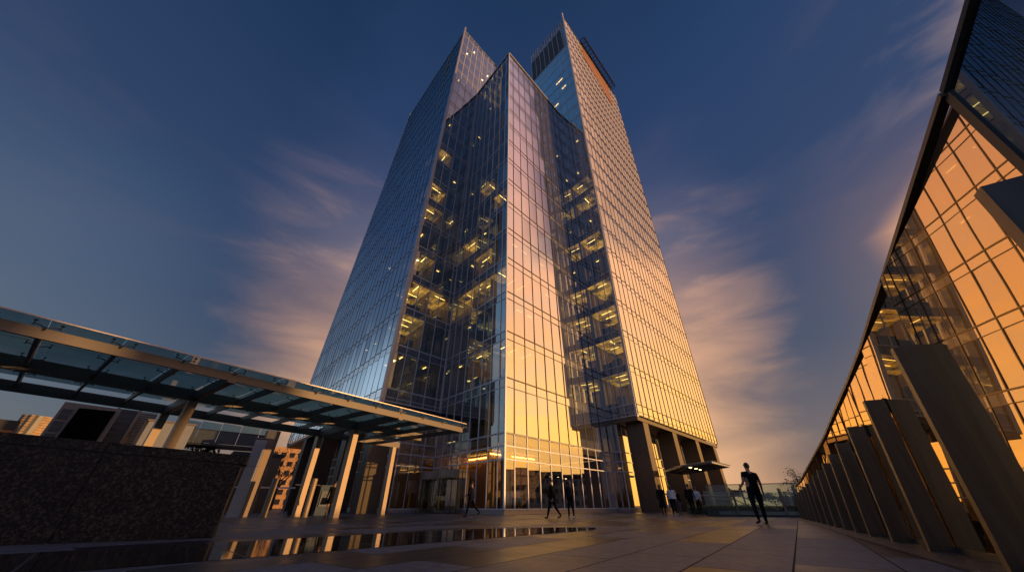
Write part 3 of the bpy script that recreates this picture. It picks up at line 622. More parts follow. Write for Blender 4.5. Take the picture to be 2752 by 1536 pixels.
# beyond it: planter hedge low behind the wall
# ------------------------------------------------------------------ balustrade closing the plaza and the stair behind it
rl=empty('glass_balustrade',(14.2,24.2,0),'glass balustrade with slim steel posts across the far end of the plaza','balustrade')
pts=[V((12.37,25.12,0)),V((13.89,24.31,0)),V((15.95,23.01,0)),V((16.55,22.6,0))]
def rpane(a,b,z1,z2=None,name='glass_pane'):
    z2=z1 if z2 is None else z2
    d=(b-a).normalized(); t=V((-d.y,d.x,0))*.015; a=a+d*.05; b=b-d*.05
    m=MB(); m.hexa([a+Z*.1,b+Z*.1,b+t+Z*.1,a+t+Z*.1],[a+Z*z1,b+Z*z2,b+t+Z*z2,a+t+Z*z1]); return m.build(name,M['railglass'],rl)
rpane(pts[0],pts[1],1.36,1.24); rpane(pts[1],pts[2],1.28,1.22); rpane(pts[2],pts[3],1.22)
def rpost(p,h):
    m=MB(); m.hexa([p+x for x in (V((-.05,-.07,0)),V((.05,-.07,0)),V((.05,.07,0)),V((-.05,.07,0)))],[p+V((0,0,h))+x for x in (V((-.04,-.05,0)),V((.04,-.05,0)),V((.04,.05,0)),V((-.04,.05,0)))]); m.build('post',M['beam'],rl)
    MB().box(p+Z*.02,V((.12,0,0)),V((0,.12,0)),Z*.02).build('base_plate',M['beam'],rl)
rpost(pts[1],1.38); rpost(pts[2],1.42); rpost(pts[3],1.5)
m=MB(); m.bar(pts[0]+Z*.05,pts[3]+Z*.05,Z*.05,V((.05,.07,0))); m.build('base_channel',M['dark'],rl)
r2=empty('rear_balustrade',(18.4,30.9,0),'second taller glass balustrade seen behind the first with a thin top rail','balustrade')
q0,q1,q2=V((16.2,32.1,0)),V((18.44,30.92,0)),V((21.9,28.7,0))
for a,b in ((q0,q1),(q1,q2)):
    d=(b-a).normalized(); t=V((-d.y,d.x,0))*.015
    m=MB(); m.hexa([a+d*.05,b-d*.05,b-d*.05+t,a+d*.05+t],[x+Z*1.96 for x in (a+d*.05,b-d*.05,b-d*.05+t,a+d*.05+t)]); m.build('glass_pane',M['railglass'],r2)
    MB().bar(a+Z*1.98,b+Z*1.98,Z*.025,V((.02,.03,0))).build('top_rail',M['beam'],r2)
for p in (q1,q2): MB().bar(p,p+V((0,0,2.0)),V((.04,0,0)),V((0,.05,0))).build('post',M['beam'],r2)
hp=MB(); hp.tube((13.4,27.6,1.15),(15.9,27.0,1.1),.03,8); hp.tube((15.9,27.0,1.1),(17.9,26.5,.35),.03,8)
h=hp.build('stair_handrail',M['steel'],origin=(15,27,0)); tag(h,'upper bright steel handrail sloping down behind the far balustrade','handrail')
hp=MB(); hp.tube((13.7,26.9,.95),(15.2,26.6,.9),.03,8); hp.tube((15.2,26.6,.9),(16.9,26.0,.02),.03,8)
h=hp.build('stair_handrail',M['steel'],origin=(15,26.6,0)); tag(h,'lower bright steel handrail sloping down to the plaza floor','handrail')
bx=MB(); bx.hexa([V((14.6,27.8,.0)),V((19.4,25.2,.0)),V((19.7,25.9,.0)),V((14.9,28.5,.0))],[V((14.6,27.8,.22)),V((19.4,25.2,.22)),V((19.7,25.9,.22)),V((14.9,28.5,.22))])
b=bx.build('stone_kerb',M['stone'],origin=(17,26.5,0)); tag(b,'low pale stone kerb behind the far balustrade','kerb')
# ------------------------------------------------------------------ small entrance canopy on the right wing
ec=empty('entrance_canopy',P(24,-9,3.6),'small flat cantilevered entrance canopy with lit edge at the right wing doors','canopy')
q=[P(15.5,-8.2),P(14.9,-11.4),P(21.5,-11.5),P(23,-8.0)]
q=[V((p.x,p.y,0)) for p in (P(17.0,-8.0),P(15.3,-11.3),P(20.6,-11.35),P(26.5,-4.6),P(21,-4.6))]
m=MB(); m.prism([p+Z*3.62 for p in q],Z*.16); m.build('deck',M['beam'],ec)
m=MB(); m.bar(q[1]+Z*3.7,q[2]+Z*3.7,Z*.05,nRt*.03); m.build('lit_edge',M['white'],ec)
m=MB(); m.prism([p+Z*3.785+(p-q[0])*.03 for p in q],Z*.03); m.build('glass_top',M['canopyglass'],ec)
for k in range(4):
    m=MB(); m.bar(q[0].lerp(q[1],.2+.2*k)+Z*3.6+U*.2,q[4].lerp(q[2],.2+.2*k)+Z*3.6,Z*.03,W*.04); m.build('rib',M['beam'],ec)
for a,b in ((17.6,-8.6),(19.2,-8.6),(20.8,-8.5)):
    m=MB(); m.tube(P(a,b,3.59),P(a,b,3.615),.13,14); m.build('lamp',M['lampS'],ec)
# ------------------------------------------------------------------ surroundings, left: buildings seen under the canopy
def bldg(name,label,cat,loc,**k): return empty(name,loc,label,cat,**k)
def wallbox(x0,y0,x1,y1,dp,z0,z1,name,mat,root): return slabbox(x0,y0,x1,y1,dp,z0,z1,name,mat,root)
# low dark building far left
b=bldg('low_building','low dark flat roofed building with a thin orange lit strip at far left','building',(-59,39,0))
wallbox(-63,32.5,-57.2,40.3,8,7.75,8.7,'fascia',M['dark'],b); wallbox(-62.9,32.8,-57.3,40.4,7.8,7.3,7.74,'lit_strip',M['orange_glow'],b); wallbox(-63,32.5,-57.2,40.3,8,0,7.29,'wall',M['dark'],b)
# distant curved glass tower
b=bldg('curved_tower','distant rounded glass tower with gold stripes standing beyond the low dark building','tower building',(-212,152,0))
M['stripe']=plain('gold_stripe_glass',(.5,.34,.16),.35,.3,noise=.25,scale=.6,stretch=(.2,.2,3))
m=MB(); lo=[]; 
for k in range(9):
    t=k/8; a=V((-213.5,149.2,0)).lerp(V((-208.0,155.8,0)),t); lo.append(a+V((.54,-.84,0))*math.sin(t*math.pi)*2.0)
hi=33.6
for k in range(8):
    m.face([lo[k],lo[k+1],lo[k+1]+Z*hi,lo[k]+Z*hi],(0,1,0,1,0,0,2,2)[k])
back=[lo[8]+V((-6,7,0)),lo[0]+V((-6,7,0))]
m.face([lo[8],back[0],back[0]+Z*hi,lo[8]+Z*hi],0); m.face([back[0],back[1],back[1]+Z*hi,back[0]+Z*hi],0); m.face([back[1],lo[0],lo[0]+Z*hi,back[1]+Z*hi],0)
m.face([p+Z*hi for p in lo+back],0)
m.build('glass_shaft',[M['farglass'],M['stripe'],M['farwarm']],b)
m=MB()
for k in range(3,34):
    for i in range(8): m.bar(lo[i]+Z*k,lo[i+1]+Z*k,Z*.06,V((.1,-.15,0)))
m.build('floor_band',M['navy'],b)
# stone block with a big black screen
b=bldg('stone_building','pale stone office block carrying a huge black blank screen','office building',(-66,53,0))
wallbox(-68.0,51.0,-64.1,55.8,14,0,13.68,'wall',M['stone'],b)
d=V((-64.1+68.0,55.8-51.0,0)).normalized(); n=V((d.y,-d.x,0))
m=MB(); o=V((-68.0,51.0,0))
m.hexa([o+d*1.55+n*.02+Z*7,o+d*5.55+n*.02+Z*7,o+d*5.55+n*.3+Z*7,o+d*1.55+n*.3+Z*7],[o+d*1.75+n*.02+Z*13.05,o+d*5.62+n*.02+Z*13.2,o+d*5.62+n*.3+Z*13.2,o+d*1.75+n*.3+Z*13.05]); m.build('black_screen',M['black'],b)
for z in (6.2,7.9,9.6,11.3):
    m=MB(); m.hexa([o+d*.3+n*.01+Z*z,o+d*1.3+n*.01+Z*z,o+d*1.3+n*.12+Z*z,o+d*.3+n*.12+Z*z],[o+d*.3+n*.01+Z*(z+1.4),o+d*1.3+n*.01+Z*(z+1.4),o+d*1.3+n*.12+Z*(z+1.4),o+d*.3+n*.12+Z*(z+1.4)]); wn=m.build('window',M['farglass'],b)
    MB().box(o+d*.8+n*.13+Z*(z+.7),d*.5,n*.01,Z*.03).build('glazing_bar',M['grey'],wn)
# dark glass office
b=bldg('dark_glass_building','dark blue glass office with pale edge strips right of the black screen','office building',(-71,63,0))
wallbox(-71.9,62.1,-70.1,64.15,12,0,15.3,'glass_wall',M['farglass'],b)
for k,(x,y) in enumerate(((-71.95,62.0),(-70.05,64.1))):
    MB().box(V((x,y,7.7)),V((.12,.14,0)),V((.1,-.08,0)),Z*7.7).build('edge_strip',M['stone'],b)
m=MB(); o=V((-71.9,62.1,0)); d=V((1.8,2.05,0)).normalized(); n=V((d.y,-d.x,0))
for k in range(16): m.box(o+d*1.36+n*.03+Z*(.6+k*.95),d*1.2,n*.03,Z*.22)
m.build('floor_band',M['navy'],b)
# pale glass office beside it
b=bldg('pale_glass_building','pale grey glass office with fine horizontal floors and orange reflections','office building',(-73,68,0))
wallbox(-73.9,67.3,-71.9,69.5,14,0,15.9,'glass_wall',M['grey'],b)
m=MB(); o=V((-73.9,67.3,0)); d=V((2.0,2.2,0)).normalized(); n=V((d.y,-d.x,0))
for k in range(40): m.box(o+d*1.49+n*.03+Z*(.4+k*.4),d*1.45,n*.03,Z*.05)
m.build('floor_line',M['navy'],b)
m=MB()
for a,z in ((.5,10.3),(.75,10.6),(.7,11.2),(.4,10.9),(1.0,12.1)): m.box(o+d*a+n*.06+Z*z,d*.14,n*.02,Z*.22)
m.build('painted_reflection',M['farwarm'],b)  # warm boxes paint orange reflections onto the glass
# gold lit stair tower
b=bldg('stair_tower','slim orange lit stone stair tower left of the grey panelled block','tower building',(-43.4,41.4,0))
wallbox(-43.65,41.15,-43.2,41.6,2,0,8.9,'wall',M['farwarm'],b); wallbox(-43.19,41.61,-42.7,42.1,2.2,0,8.7,'painted_shade_wall',M['navy'],b)  # lit and shaded sides painted in warm and navy colours
# grey panelled block
b=bldg('panelled_block','plain grey panelled block behind the left canopy columns','building',(-28,28.5,0))
wallbox(-28.95,27.6,-26.9,29.6,3,0,3.0,'wall_panel',M['grey'],b); wallbox(-28.95,27.6,-26.9,29.6,3,3.02,6.15,'wall_panel',M['grey'],b); wallbox(-29.0,27.5,-26.8,29.6,3.2,6.16,6.3,'roof_edge',M['beam'],b)
# glazed bridge
b=bldg('glazed_bridge','high glass sided footbridge in front of the sky left of the sign pylon','footbridge',(-28,35,5.5))
a0,a1=V((-31.2,32.5,0)),V((-24.9,37.55,0)); d=(a1-a0).normalized(); n=V((d.y,-d.x,0)); Lb=(a1-a0).length
for k in range(5):
    p,q=a0+d*(Lb*k/5+.02),a0+d*(Lb*(k+1)/5-.02)
    MB().face([p+Z*6.66,q+Z*6.60,q+Z*7.25,p+Z*7.35]).build('upper_pane',M['canopyglass'],b)
    MB().face([p+Z*5.5,q+Z*5.5,q+Z*6.58,p+Z*6.64]).build('lower_pane',M['farglass'],b)
MB().bar(a0+Z*6.65,a1+Z*6.59,Z*.03,n*.05).build('rail',M['dark'],b)
MB().hexa([a0+Z*5.3,a1+Z*5.3,a1-n*2.5+Z*5.3,a0-n*2.5+Z*5.3],[a0+Z*5.48,a1+Z*5.48,a1-n*2.5+Z*5.48,a0-n*2.5+Z*5.48]).build('deck',M['dark'],b)
for k in (0.03,.97): MB().box(a0+d*Lb*k-n*1.3+Z*2.65,d*.25,n*.25,Z*2.65).build('pier',M['grey'],b)
b=bldg('dark_gatehouse','small dark flat roofed gatehouse behind the right end of the granite wall','building',(-23.5,33,0))
wallbox(-25.6,33.6,-22.7,36.2,3,0,4.4,'wall',M['bronze'],b); wallbox(-25.7,33.5,-22.6,36.2,3.2,4.41,4.75,'roof',M['dark'],b)
wallbox(-22.67,32.7,-21.95,33.45,.8,0,6.4,'side_tower',M['navy'],b)
MB().bar(V((-24.8,33.2,1.9)),V((-19,35.5,1.9)),Z*.06,V((0,.06,0))).build('barrier_rail',M['white'],b)
# tan brick office, lit by the low sun
b=bldg('brick_building','tan brick office with rows of dark windows glowing orange in the sun','office building',(-58,93,0))
o=V((-64,89.5,0)); d=V((11.5,7.0,0)).normalized(); n=V((d.y,-d.x,0))
MB().hexa([o,o+d*14,o+d*14-n*14,o-n*14],[x+Z*13.0 for x in (o,o+d*14,o+d*14-n*14,o-n*14)]).build('wall',M['brick'],b)
for r_ in range(6):
    for c_ in range(7):
        p=o+d*(1.1+c_*1.9)+Z*(1.3+r_*2.0)
        w_=MB().box(p+n*.03,d*.55,n*.05,Z*.55).build('window',M['navy'],b)
        MB().box(p+n*.1-Z*.6,d*.65,n*.08,Z*.06).build('sill',M['brick'],w_)
# ------------------------------------------------------------------ trees, hedges and the skyline beyond the right end
def tree(name,label,x,y,h,rad,n,seed,group,leafm='foliage2',bare=.0,ls=.16):
    rn=random.Random(seed); t=empty(name,(x,y,0),label,'tree',group)
    tr=MB(); base=V((x,y,0)); top=base+Z*h*.45; tr.tube(base,top,.03*h,8,r2=.018*h)
    ends=[]
    for i in range(7):
        an=i*2.4+rn.random(); e=top+V((math.cos(an)*rad*rn.uniform(.4,.9),math.sin(an)*rad*rn.uniform(.4,.9),h*rn.uniform(.12,.5))); st=base+Z*h*rn.uniform(.28,.45)
        tr.tube(st,e,.012*h,5,r2=.004*h); ends.append(e)
        for _ in range(4):
            e2=e+V((rn.gauss(0,rad*.3),rn.gauss(0,rad*.3),rn.gauss(h*.06,h*.08))); tr.tube(st.lerp(e,.6),e2,.005*h,4,r2=.0015*h); ends.append(e2)
    tr.build('trunk',M['bark'],t)
    c=MB()
    for _ in range(n):
        e=rn.choice(ends); p=e+V((rn.gauss(0,rad*.16),rn.gauss(0,rad*.16),rn.gauss(0,h*.05)))
        a=V((rn.gauss(0,1),rn.gauss(0,1),rn.gauss(0,1))).normalized(); bb=a.orthogonal().normalized(); s=ls*rn.uniform(.6,1.3)
        c.face([p-a*s,p+bb*s*.5,p+a*s,p-bb*s*.5])
    if n: c.build('crown',M[leafm],t)
    return t
def hedge(label,a,b,dp,h,seed,ls=.09,n=2600,leafm='foliage'):
    rn=random.Random(seed); a=V(a); b=V(b); d=b-a; nn=V((-d.y,d.x,0)).normalized()
    t=empty('hedge',a.lerp(b,.5),label,'hedge','clipped hedges beyond the plaza end')
    c=MB()
    for _ in range(n):
        p=a+d*rn.random()+nn*dp*rn.random()+Z*h*(rn.random()**.7)*(1+.1*rn.gauss(0,1)); q=V((rn.gauss(0,1),rn.gauss(0,1),rn.gauss(0,1))).normalized(); r_=q.orthogonal().normalized(); s=ls*rn.uniform(.6,1.3)
        c.face([p-q*s,p+r_*s*.6,p+q*s,p-r_*s*.6])
    c.build('foliage',M[leafm],t)
    MB().hexa([a+nn*.1*dp,b+nn*.1*dp,b+nn*.9*dp,a+nn*.9*dp],[x+Z*h*.7 for x in (a+nn*.1*dp,b+nn*.1*dp,b+nn*.9*dp,a+nn*.9*dp)]).build('stems',M['foliage2'],t)
hedge('tall clipped hedge just left of the last fins',(20.6,29.6,0),(24.2,27.4,0),1.5,1.45,5,leafm='foliage')
hedge('low hedge in front of the distant rooftops behind the walking man',(17.6,32.6,0),(21.2,30.2,0),1.2,.42,6,leafm='foliage2')
hedge('green planting seen through the balustrade glass below the handrails',(13.4,29.8,0),(18.2,28.8,0),.8,.6,8,ls=.07,n=2400)
tree('roadside_tree','small sparse tree above the tall clipped hedge',28.6,37.4,3.4,1.5,900,4,'trees beyond the plaza end',ls=.09)
tree('roadside_tree','thin dark tree nearest the far end of the fins',25.6,31.4,2.8,1.1,700,9,'trees beyond the plaza end',ls=.08)
tree('roadside_tree','faint round tree right of the right wing base',46.5,84,3.0,3.0,1500,14,'trees beyond the plaza end',ls=.3)
tree('roadside_tree','low tree behind the walking man',52.5,78,2.2,3.4,900,15,'trees beyond the plaza end',ls=.3)
tree('bare_tree','bare dark tree in front of the orange brick office',-38,62,8.6,3.2,500,21,'trees by the brick office',ls=.12)
tree('bare_tree','leafless tree between the dark bronze columns',-31.5,58,7.8,3.0,400,22,'trees by the brick office',ls=.12)
tree('courtyard_tree','spiky tree top under the glazed bridge',-31.2,36.4,5.9,1.3,500,31,'trees by the brick office',leafm='foliage',ls=.2)
for i,(x,y,w_,dp,h,lb) in enumerate(((55,70,5,8,2.6,'low distant apartment block right of the walking man'),(86,118,26,10,4.6,'long pale distant roofline behind the balustrade'),(46.5,58,2.2,3,3.0,'small dark rooftop block left of the tall hedge'))):
    b=bldg('distant_building',lb,'building',(x,y,0),group='rooftops beyond the plaza end')
    d=V((.78,-.62,0)); n=V((.62,.78,0)); o=V((x,y,0))
    MB().hexa([o,o+d*w_,o+d*w_+n*dp,o+n*dp],[q+Z*h for q in (o,o+d*w_,o+d*w_+n*dp,o+n*dp)]).build('wall',M['bronze' if i==2 else 'stone'],b)
    MB().hexa([o-d*.2-n*.2+Z*h,o+d*(w_+.2)-n*.2+Z*h,o+d*(w_+.2)+n*dp+Z*h,o-d*.2+n*dp+Z*h],[q+Z*.25 for q in (o-d*.2-n*.2+Z*h,o+d*(w_+.2)-n*.2+Z*h,o+d*(w_+.2)+n*dp+Z*h,o-d*.2+n*dp+Z*h)]).build('roof',M['dark'],b)
    for k in range(max(2,int(w_/1.2))):
        MB().box(o+d*(w_*(k+.5)/max(2,int(w_/1.2)))-n*.02+Z*h*.55,d*.35,n*.03,Z*h*.18).build('window',M['navy'],b)
# ------------------------------------------------------------------ unseen buildings, roofline shaped to shade the plaza; they show in the reflections
SUNAZ=100; s_=V((math.sin(R(SUNAZ)),math.cos(R(SUNAZ)),0)); c_=V((-s_.y,s_.x,0))
def shade_block(w0,w1,dist,h,dp,label):
    b=bldg('shade_building',label,'building',s_*dist+c_*((w0+w1)/2))
    o=s_*dist+c_*w0; d=c_; L_=w1-w0
    MB().hexa([o,o+d*L_,o+d*L_+s_*dp,o+s_*dp],[q+Z*h for q in (o,o+d*L_,o+d*L_+s_*dp,o+s_*dp)]).build('wall',M['stone'],b)
    m=MB(); k=0
    nx=max(1,int(L_/2.6))
    for i in range(nx):
        for j in range(int(h/3.2)): m.box(o+d*(L_*(i+.5)/nx)-s_*.02+Z*(1.9+j*3.2),d*.75,s_*.04,Z*.8)
    if m.f: tag(m.build('window',M['navy'],b),kind='stuff')
    MB().hexa([o-s_*.3+Z*h-d*.2,o+d*(L_+.2)-s_*.3+Z*h,o+d*(L_+.2)+s_*dp+Z*h,o-d*.2+s_*dp+Z*h],[q+Z*.4 for q in (o-s_*.3+Z*h-d*.2,o+d*(L_+.2)-s_*.3+Z*h,o+d*(L_+.2)+s_*dp+Z*h,o-d*.2+s_*dp+Z*h)]).build('roof',M['dark'],b)
shade_block(12.6,100,105,11.1,25,'long unseen street building shading the plaza and mirrored as a silhouette in the glass')
shade_block(7.8,12.6,106,17.6,22,'narrow taller sun blocker added beside the long one to shade the left canopy')
shade_block(6.0,7.8,107,10.3,20,'low added block leaving a gap for sun on the granite wall')
shade_block(-60,6.0,106,18.0,22,'wide unseen sun blocker added to the right behind the viewer')
# ------------------------------------------------------------------ people
def person(label,x,y,face,h=1.75,pose=None,top='cloth_black',legs='cloth_black',shoes='shoe',hair='hair',long_hair=False,skirt=None,coat=None,bag=None,bare_legs=False,group='people crossing the plaza',tilt=0,sleeves=True,bulk=1.1,st=.098):
    """one continuous skinned body; joints from a pose dict: l/r = leg and arm swing in degrees (forward +), kn = knee bend, el = elbow bend"""
    ps=dict(hl=0,hr=0,kl=4,kr=4,sl=6,sr=-6,el=12,er=12,al=7,ar=7,turn=0,nod=0); ps.update(pose or {})
    k=h/1.75
    bm_v=[]; bm_e=[]; rad=[]; tagv=[]
    def add(p,r,par=None,t='top'):
        bm_v.append(V(p)*k); kk=k*(bulk if t in('top','legs') and (not isinstance(r,tuple) or r[0]>.0) else 1); rad.append((r[0]*kk,r[1]*kk) if isinstance(r,tuple) else (r*kk,r*kk)); tagv.append(t)
        if par is not None: bm_e.append((par,len(bm_v)-1))
        return len(bm_v)-1
    pel=add((0,0,.93),(.155,.105),None,'legs'); wst=add((0,-.005,1.08),(.16,.115),pel); chs=add((0,0,1.28),(.19,.125),wst); upc=add((0,.0,1.41),(.16,.10),chs)
    nk=add((0,.01,1.475),.062,upc,'skin'); nk2=add((0,.02,1.525),.06,nk,'skin')
    nod=R(ps['nod'])
    hd=add((0,.035+.05*math.sin(nod),1.60),(.076,.092),nk2,'skin'); hd2=add((0,.03+.09*math.sin(nod),1.665),(.074,.088),hd,'skin')
    for sd,hp,kn,sh,el,ab in ((-1,ps['hl'],ps['kl'],ps['sl'],ps['el'],ps['al']),(1,ps['hr'],ps['kr'],ps['sr'],ps['er'],ps['ar'])):
        a=R(hp); b=R(hp-kn)
        tc_='legs'; cc='skin' if bare_legs else 'legs'
        h0=V((sd*st,0,.88)); i0=add(h0,(.088,.095),pel,tc_)
        kn_=h0+V((sd*(st-.092)*.8,math.sin(a)*.42,-math.cos(a)*.42)); im=add(h0.lerp(kn_,.5),(.078,.082),i0,tc_); i1=add(kn_,.058,im,cc)
        an=kn_+V((sd*(st-.092)*.8,math.sin(b)*.40,-math.cos(b)*.40)); ic=add(kn_.lerp(an,.35),.056,i1,cc); i2=add(an,.037,ic,cc if bare_legs else 'legs')
        ft=R(min(0,hp-kn))*.6
        hl=add(an+V((0,-.02,-.045)),.042,i2,'shoe'); t1=add(an+V((sd*.012,.10,-.052+.10*math.sin(ft))),.038,hl,'shoe'); add(an+V((sd*.018,.165,-.062+.16*math.sin(ft))),.028,t1,'shoe')
        # arm
        s0=V((sd*.205,0,1.40)); j0=add(s0,.058,upc,'top')
        aa=R(sh); ou=R(ab); e0_=s0+V((sd*math.sin(ou)*.29,math.sin(aa)*.29,-math.cos(aa)*math.cos(ou)*.29)); jm=add(s0.lerp(e0_,.5),.05,j0,'top'); j1=add(e0_,.042,jm,'top' if sleeves else 'skin')
        fb_=R(sh+el); w0=e0_+V((sd*math.sin(ou*.6)*.25,math.sin(fb_)*.25,-math.cos(fb_)*.25)); j2=add(w0,.027,j1,'top' if sleeves else 'skin')
        dd=(w0-e0_).normalized(); sdv=V((0,1,0)) if abs(dd.y)<.8 else V((0,0,1))
        pl=add(w0+dd*.05,(.030,.02),j2,'skin')
        fwd=dd.cross(V((sd,0,0))).normalized()
        for q in range(4):
            off=(q-1.5)*.019; f1=add(w0+dd*.095+fwd*off,.0095,pl,'skin'); f2=add(w0+dd*(.125+.012*(1.5-abs(q-1.4)))+fwd*off-V((sd*.008,0,0)),.0085,f1,'skin'); add(w0+dd*(.15+.016*(1.5-abs(q-1.4)))+fwd*off-V((sd*.022,0,0)),.007,f2,'skin')
        th=add(w0+dd*.055-fwd*(-.035),.0105,pl,'skin'); add(w0+dd*.095+fwd*.05-V((sd*.012,0,0)),.009,th,'skin')
    me=bpy.data.meshes.new('tmp'); me.from_pydata([tuple(p) for p in bm_v],bm_e,[])
    to=bpy.data.objects.new('tmp',me); col.objects.link(to)
    md=to.modifiers.new('skin','SKIN'); md.use_smooth_shade=True; to.modifiers.new('sub','SUBSURF').levels=2; to.modifiers['sub'].render_levels=2
    lay=me.skin_vertices[0].data if len(me.skin_vertices) else None
    if lay is None:
        import bmesh
        bmm=bmesh.new(); bmm.from_mesh(me); bmm.verts.layers.skin.verify(); bmm.to_mesh(me); bmm.free(); lay=me.skin_vertices[0].data
    for i,r_ in enumerate(rad): lay[i].radius=r_; lay[i].use_root=(i==pel)
    dg=bpy.context.evaluated_depsgraph_get(); bm2=bpy.data.meshes.new_from_object(to.evaluated_get(dg))
    bpy.data.objects.remove(to); bpy.data.meshes.remove(me)
    mats=dict(top=M[top],legs=M[legs],skin=M['skin'],shoe=M[shoes]); order=['top','legs','skin','shoe']
    bm2.materials.clear()
    for t in order: bm2.materials.append(mats[t])
    segs=[(bm_v[a],bm_v[b],tagv[b]) for a,b in bm_e]
    for p in bm2.polygons:
        c=p.center; best=None
        for a,b,t in segs:
            ab=b-a; tt=max(0,min(1,(c-a).dot(ab)/max(ab.length_squared,1e-9))); dd=(a+ab*tt-c).length
            if best is None or dd<best[0]: best=(dd,t)
        p.material_index=order.index(best[1]); p.use_smooth=True
    lowz=min(v.co.z for v in bm2.vertices)
    for v in bm2.vertices: v.co.z-=lowz
    o=bpy.data.objects.new('person',bm2); col.objects.link(o); ORG[o.name]=V((0,0,0))
    o.location=(x,y,.0); o.rotation_euler=(0,R(tilt),-R(face))
    tag(o,label,'person',group)
    def child(mb,name,mat):
        mesh_=bpy.data.meshes.new(name); mesh_.from_pydata([tuple(V(p)*k-Z*lowz) for p in mb.v],[],mb.f); mesh_.materials.append(M[mat])
        for pp in mesh_.polygons: pp.use_smooth=True
        c=bpy.data.objects.new(name,mesh_); col.objects.link(c); c.parent=o; return c
    # hair cap with an uneven lower edge; features of the face
    hc=V((0,.02+.07*math.sin(nod),1.652)); hm=MB(); rn=random.Random(int(abs(x)*100)); ring=[]
    NA,NB=14,6
    for b in range(NB+1):
        th=(b/NB)*R(112); row=[]
        for a in range(NA):
            ph=2*math.pi*a/NA; fr=math.cos(ph)   # +y front
            cut=th*(1-.38*max(0,fr)) ; rr_=1.0+rn.uniform(-.02,.03)
            row.append(hc+V((.090*math.sin(cut)*math.sin(ph)*rr_,(.106*math.sin(cut)*fr*rr_),.112*math.cos(cut)*rr_)))
        ring.append(row)
    for b in range(NB):
        for a in range(NA): hm.face([ring[b][a],ring[b][(a+1)%NA],ring[b+1][(a+1)%NA],ring[b+1][a]])
    if long_hair:
        for j in range(4):
            r1,r2=.07-.008*j,.07-.008*(j+1); hm.tube(hc+V((0,-.05-.006*j,-.02-.07*j)),hc+V((0,-.056-.006*j,-.09-.07*j)),r1,9,r2=r2)
    child(hm,'hair',hair)
    fm=MB()
    fz=.035+.07*math.sin(nod)
    fm.hexa([V((-.012,fz+.078,1.598)),V((.012,fz+.078,1.598)),V((.012,fz+.10,1.595)),V((-.012,fz+.10,1.595))],[V((-.006,fz+.07,1.645)),V((.006,fz+.07,1.645)),V((.005,fz+.082,1.643)),V((-.005,fz+.082,1.643))])
    for sd in (-1,1): fm.tube((sd*.068,fz-.02,1.605),(sd*.08,fz-.03,1.63),.018,6)
    child(fm,'nose_and_ears','skin')
    em=MB()
    for sd in (-1,1): em.box((sd*.028,fz+.08,1.637),V((.012,0,0)),V((0,.006,0)),V((0,0,.005)))
    em.box((0,fz+.083,1.565),V((.02,0,0)),V((0,.005,0)),V((0,0,.004))); child(em,'eyes_and_mouth','hair')
    if coat or skirt:
        lo=coat if coat else skirt; m=MB(); rows=[]; z0=1.42 if coat else 1.08; z1=lo
        for b in range(7):
            t=b/6; z=z0+(z1-z0)*t; row=[]
            if coat: rx=.19+.05*abs(t-.0)*.9-.03*math.sin(t*math.pi); ry=.135+.05*t
            else: rx=.15+.10*t; ry=.12+.10*t
            for a in range(18):
                ph=2*math.pi*a/18; w_=1+.05*t*math.sin(5*ph+x)
                row.append(V((rx*math.sin(ph)*w_,ry*math.cos(ph)*w_+(-.03*t),z)))
            rows.append(row)
        for b in range(6):
            for a in range(18): m.face([rows[b][a],rows[b][(a+1)%18],rows[b+1][(a+1)%18],rows[b+1][a]])
        child(m,'coat' if coat else 'skirt',top if coat else legs)
    return o
bagn=[0]
def handbag(x,y,z,label,sz=(.16,.06,.14),yaw=0):
    b=empty('handbag',(x,y,z-sz[2]),label,'bag')
    c=V((math.cos(yaw),math.sin(yaw),0)); s=V((-math.sin(yaw),math.cos(yaw),0)); p=V((x,y,z))
    m=MB(); m.hexa([p-c*sz[0]-s*sz[1]-Z*sz[2],p+c*sz[0]-s*sz[1]-Z*sz[2],p+c*sz[0]+s*sz[1]-Z*sz[2],p-c*sz[0]+s*sz[1]-Z*sz[2]],[p-c*sz[0]*.85-s*sz[1]*.6+Z*sz[2],p+c*sz[0]*.85-s*sz[1]*.6+Z*sz[2],p+c*sz[0]*.85+s*sz[1]*.6+Z*sz[2],p-c*sz[0]*.85+s*sz[1]*.6+Z*sz[2]]); m.build('pouch',M['bag'],b)
    m=MB(); pts_=[p+c*sz[0]*.5*math.cos(t)+Z*(sz[2]+.16*math.sin(t)) for t in [math.pi*i/8 for i in range(9)]]
    for a,q in zip(pts_[:-1],pts_[1:]): m.tube(a,q,.008,5)
    m.build('handle',M['bag'],b)
# face: heading in degrees clockwise from straight away from the camera
person('man in dark polo shirt and navy trousers seen from behind walking towards the balustrade',8.98,14.45,4,1.92,dict(hl=-8,kl=12,hr=6,kr=3,sl=-12,el=62,al=18,sr=10,er=14,ar=22,nod=8),top='cloth_black',legs='cloth_navy',sleeves=False,tilt=5,bulk=1.22,st=.125)
person('person in knee length black coat striding in front of the gold lobby glass',2.15,20.9,-78,1.80,dict(hl=22,kl=6,hr=-20,kr=16,sl=-16,el=20,sr=18,er=24,ar=10),coat=.82,bulk=1.15)
person('woman with tied hair and white shoes beside the person in the black coat',3.12,20.95,-15,1.66,dict(hl=6,kl=4,hr=-5,kr=8,sl=-4,sr=8,er=50),top='cloth_navy',shoes='shoew',coat=.98,long_hair=True)
person('man in dark jacket walking alone past the revolving doors',-2.45,23.5,-70,1.80,dict(hl=20,kl=5,hr=-26,kr=26,sl=10,el=60,sr=-10,er=26),top='cloth_navy',legs='cloth_navy',coat=.95)
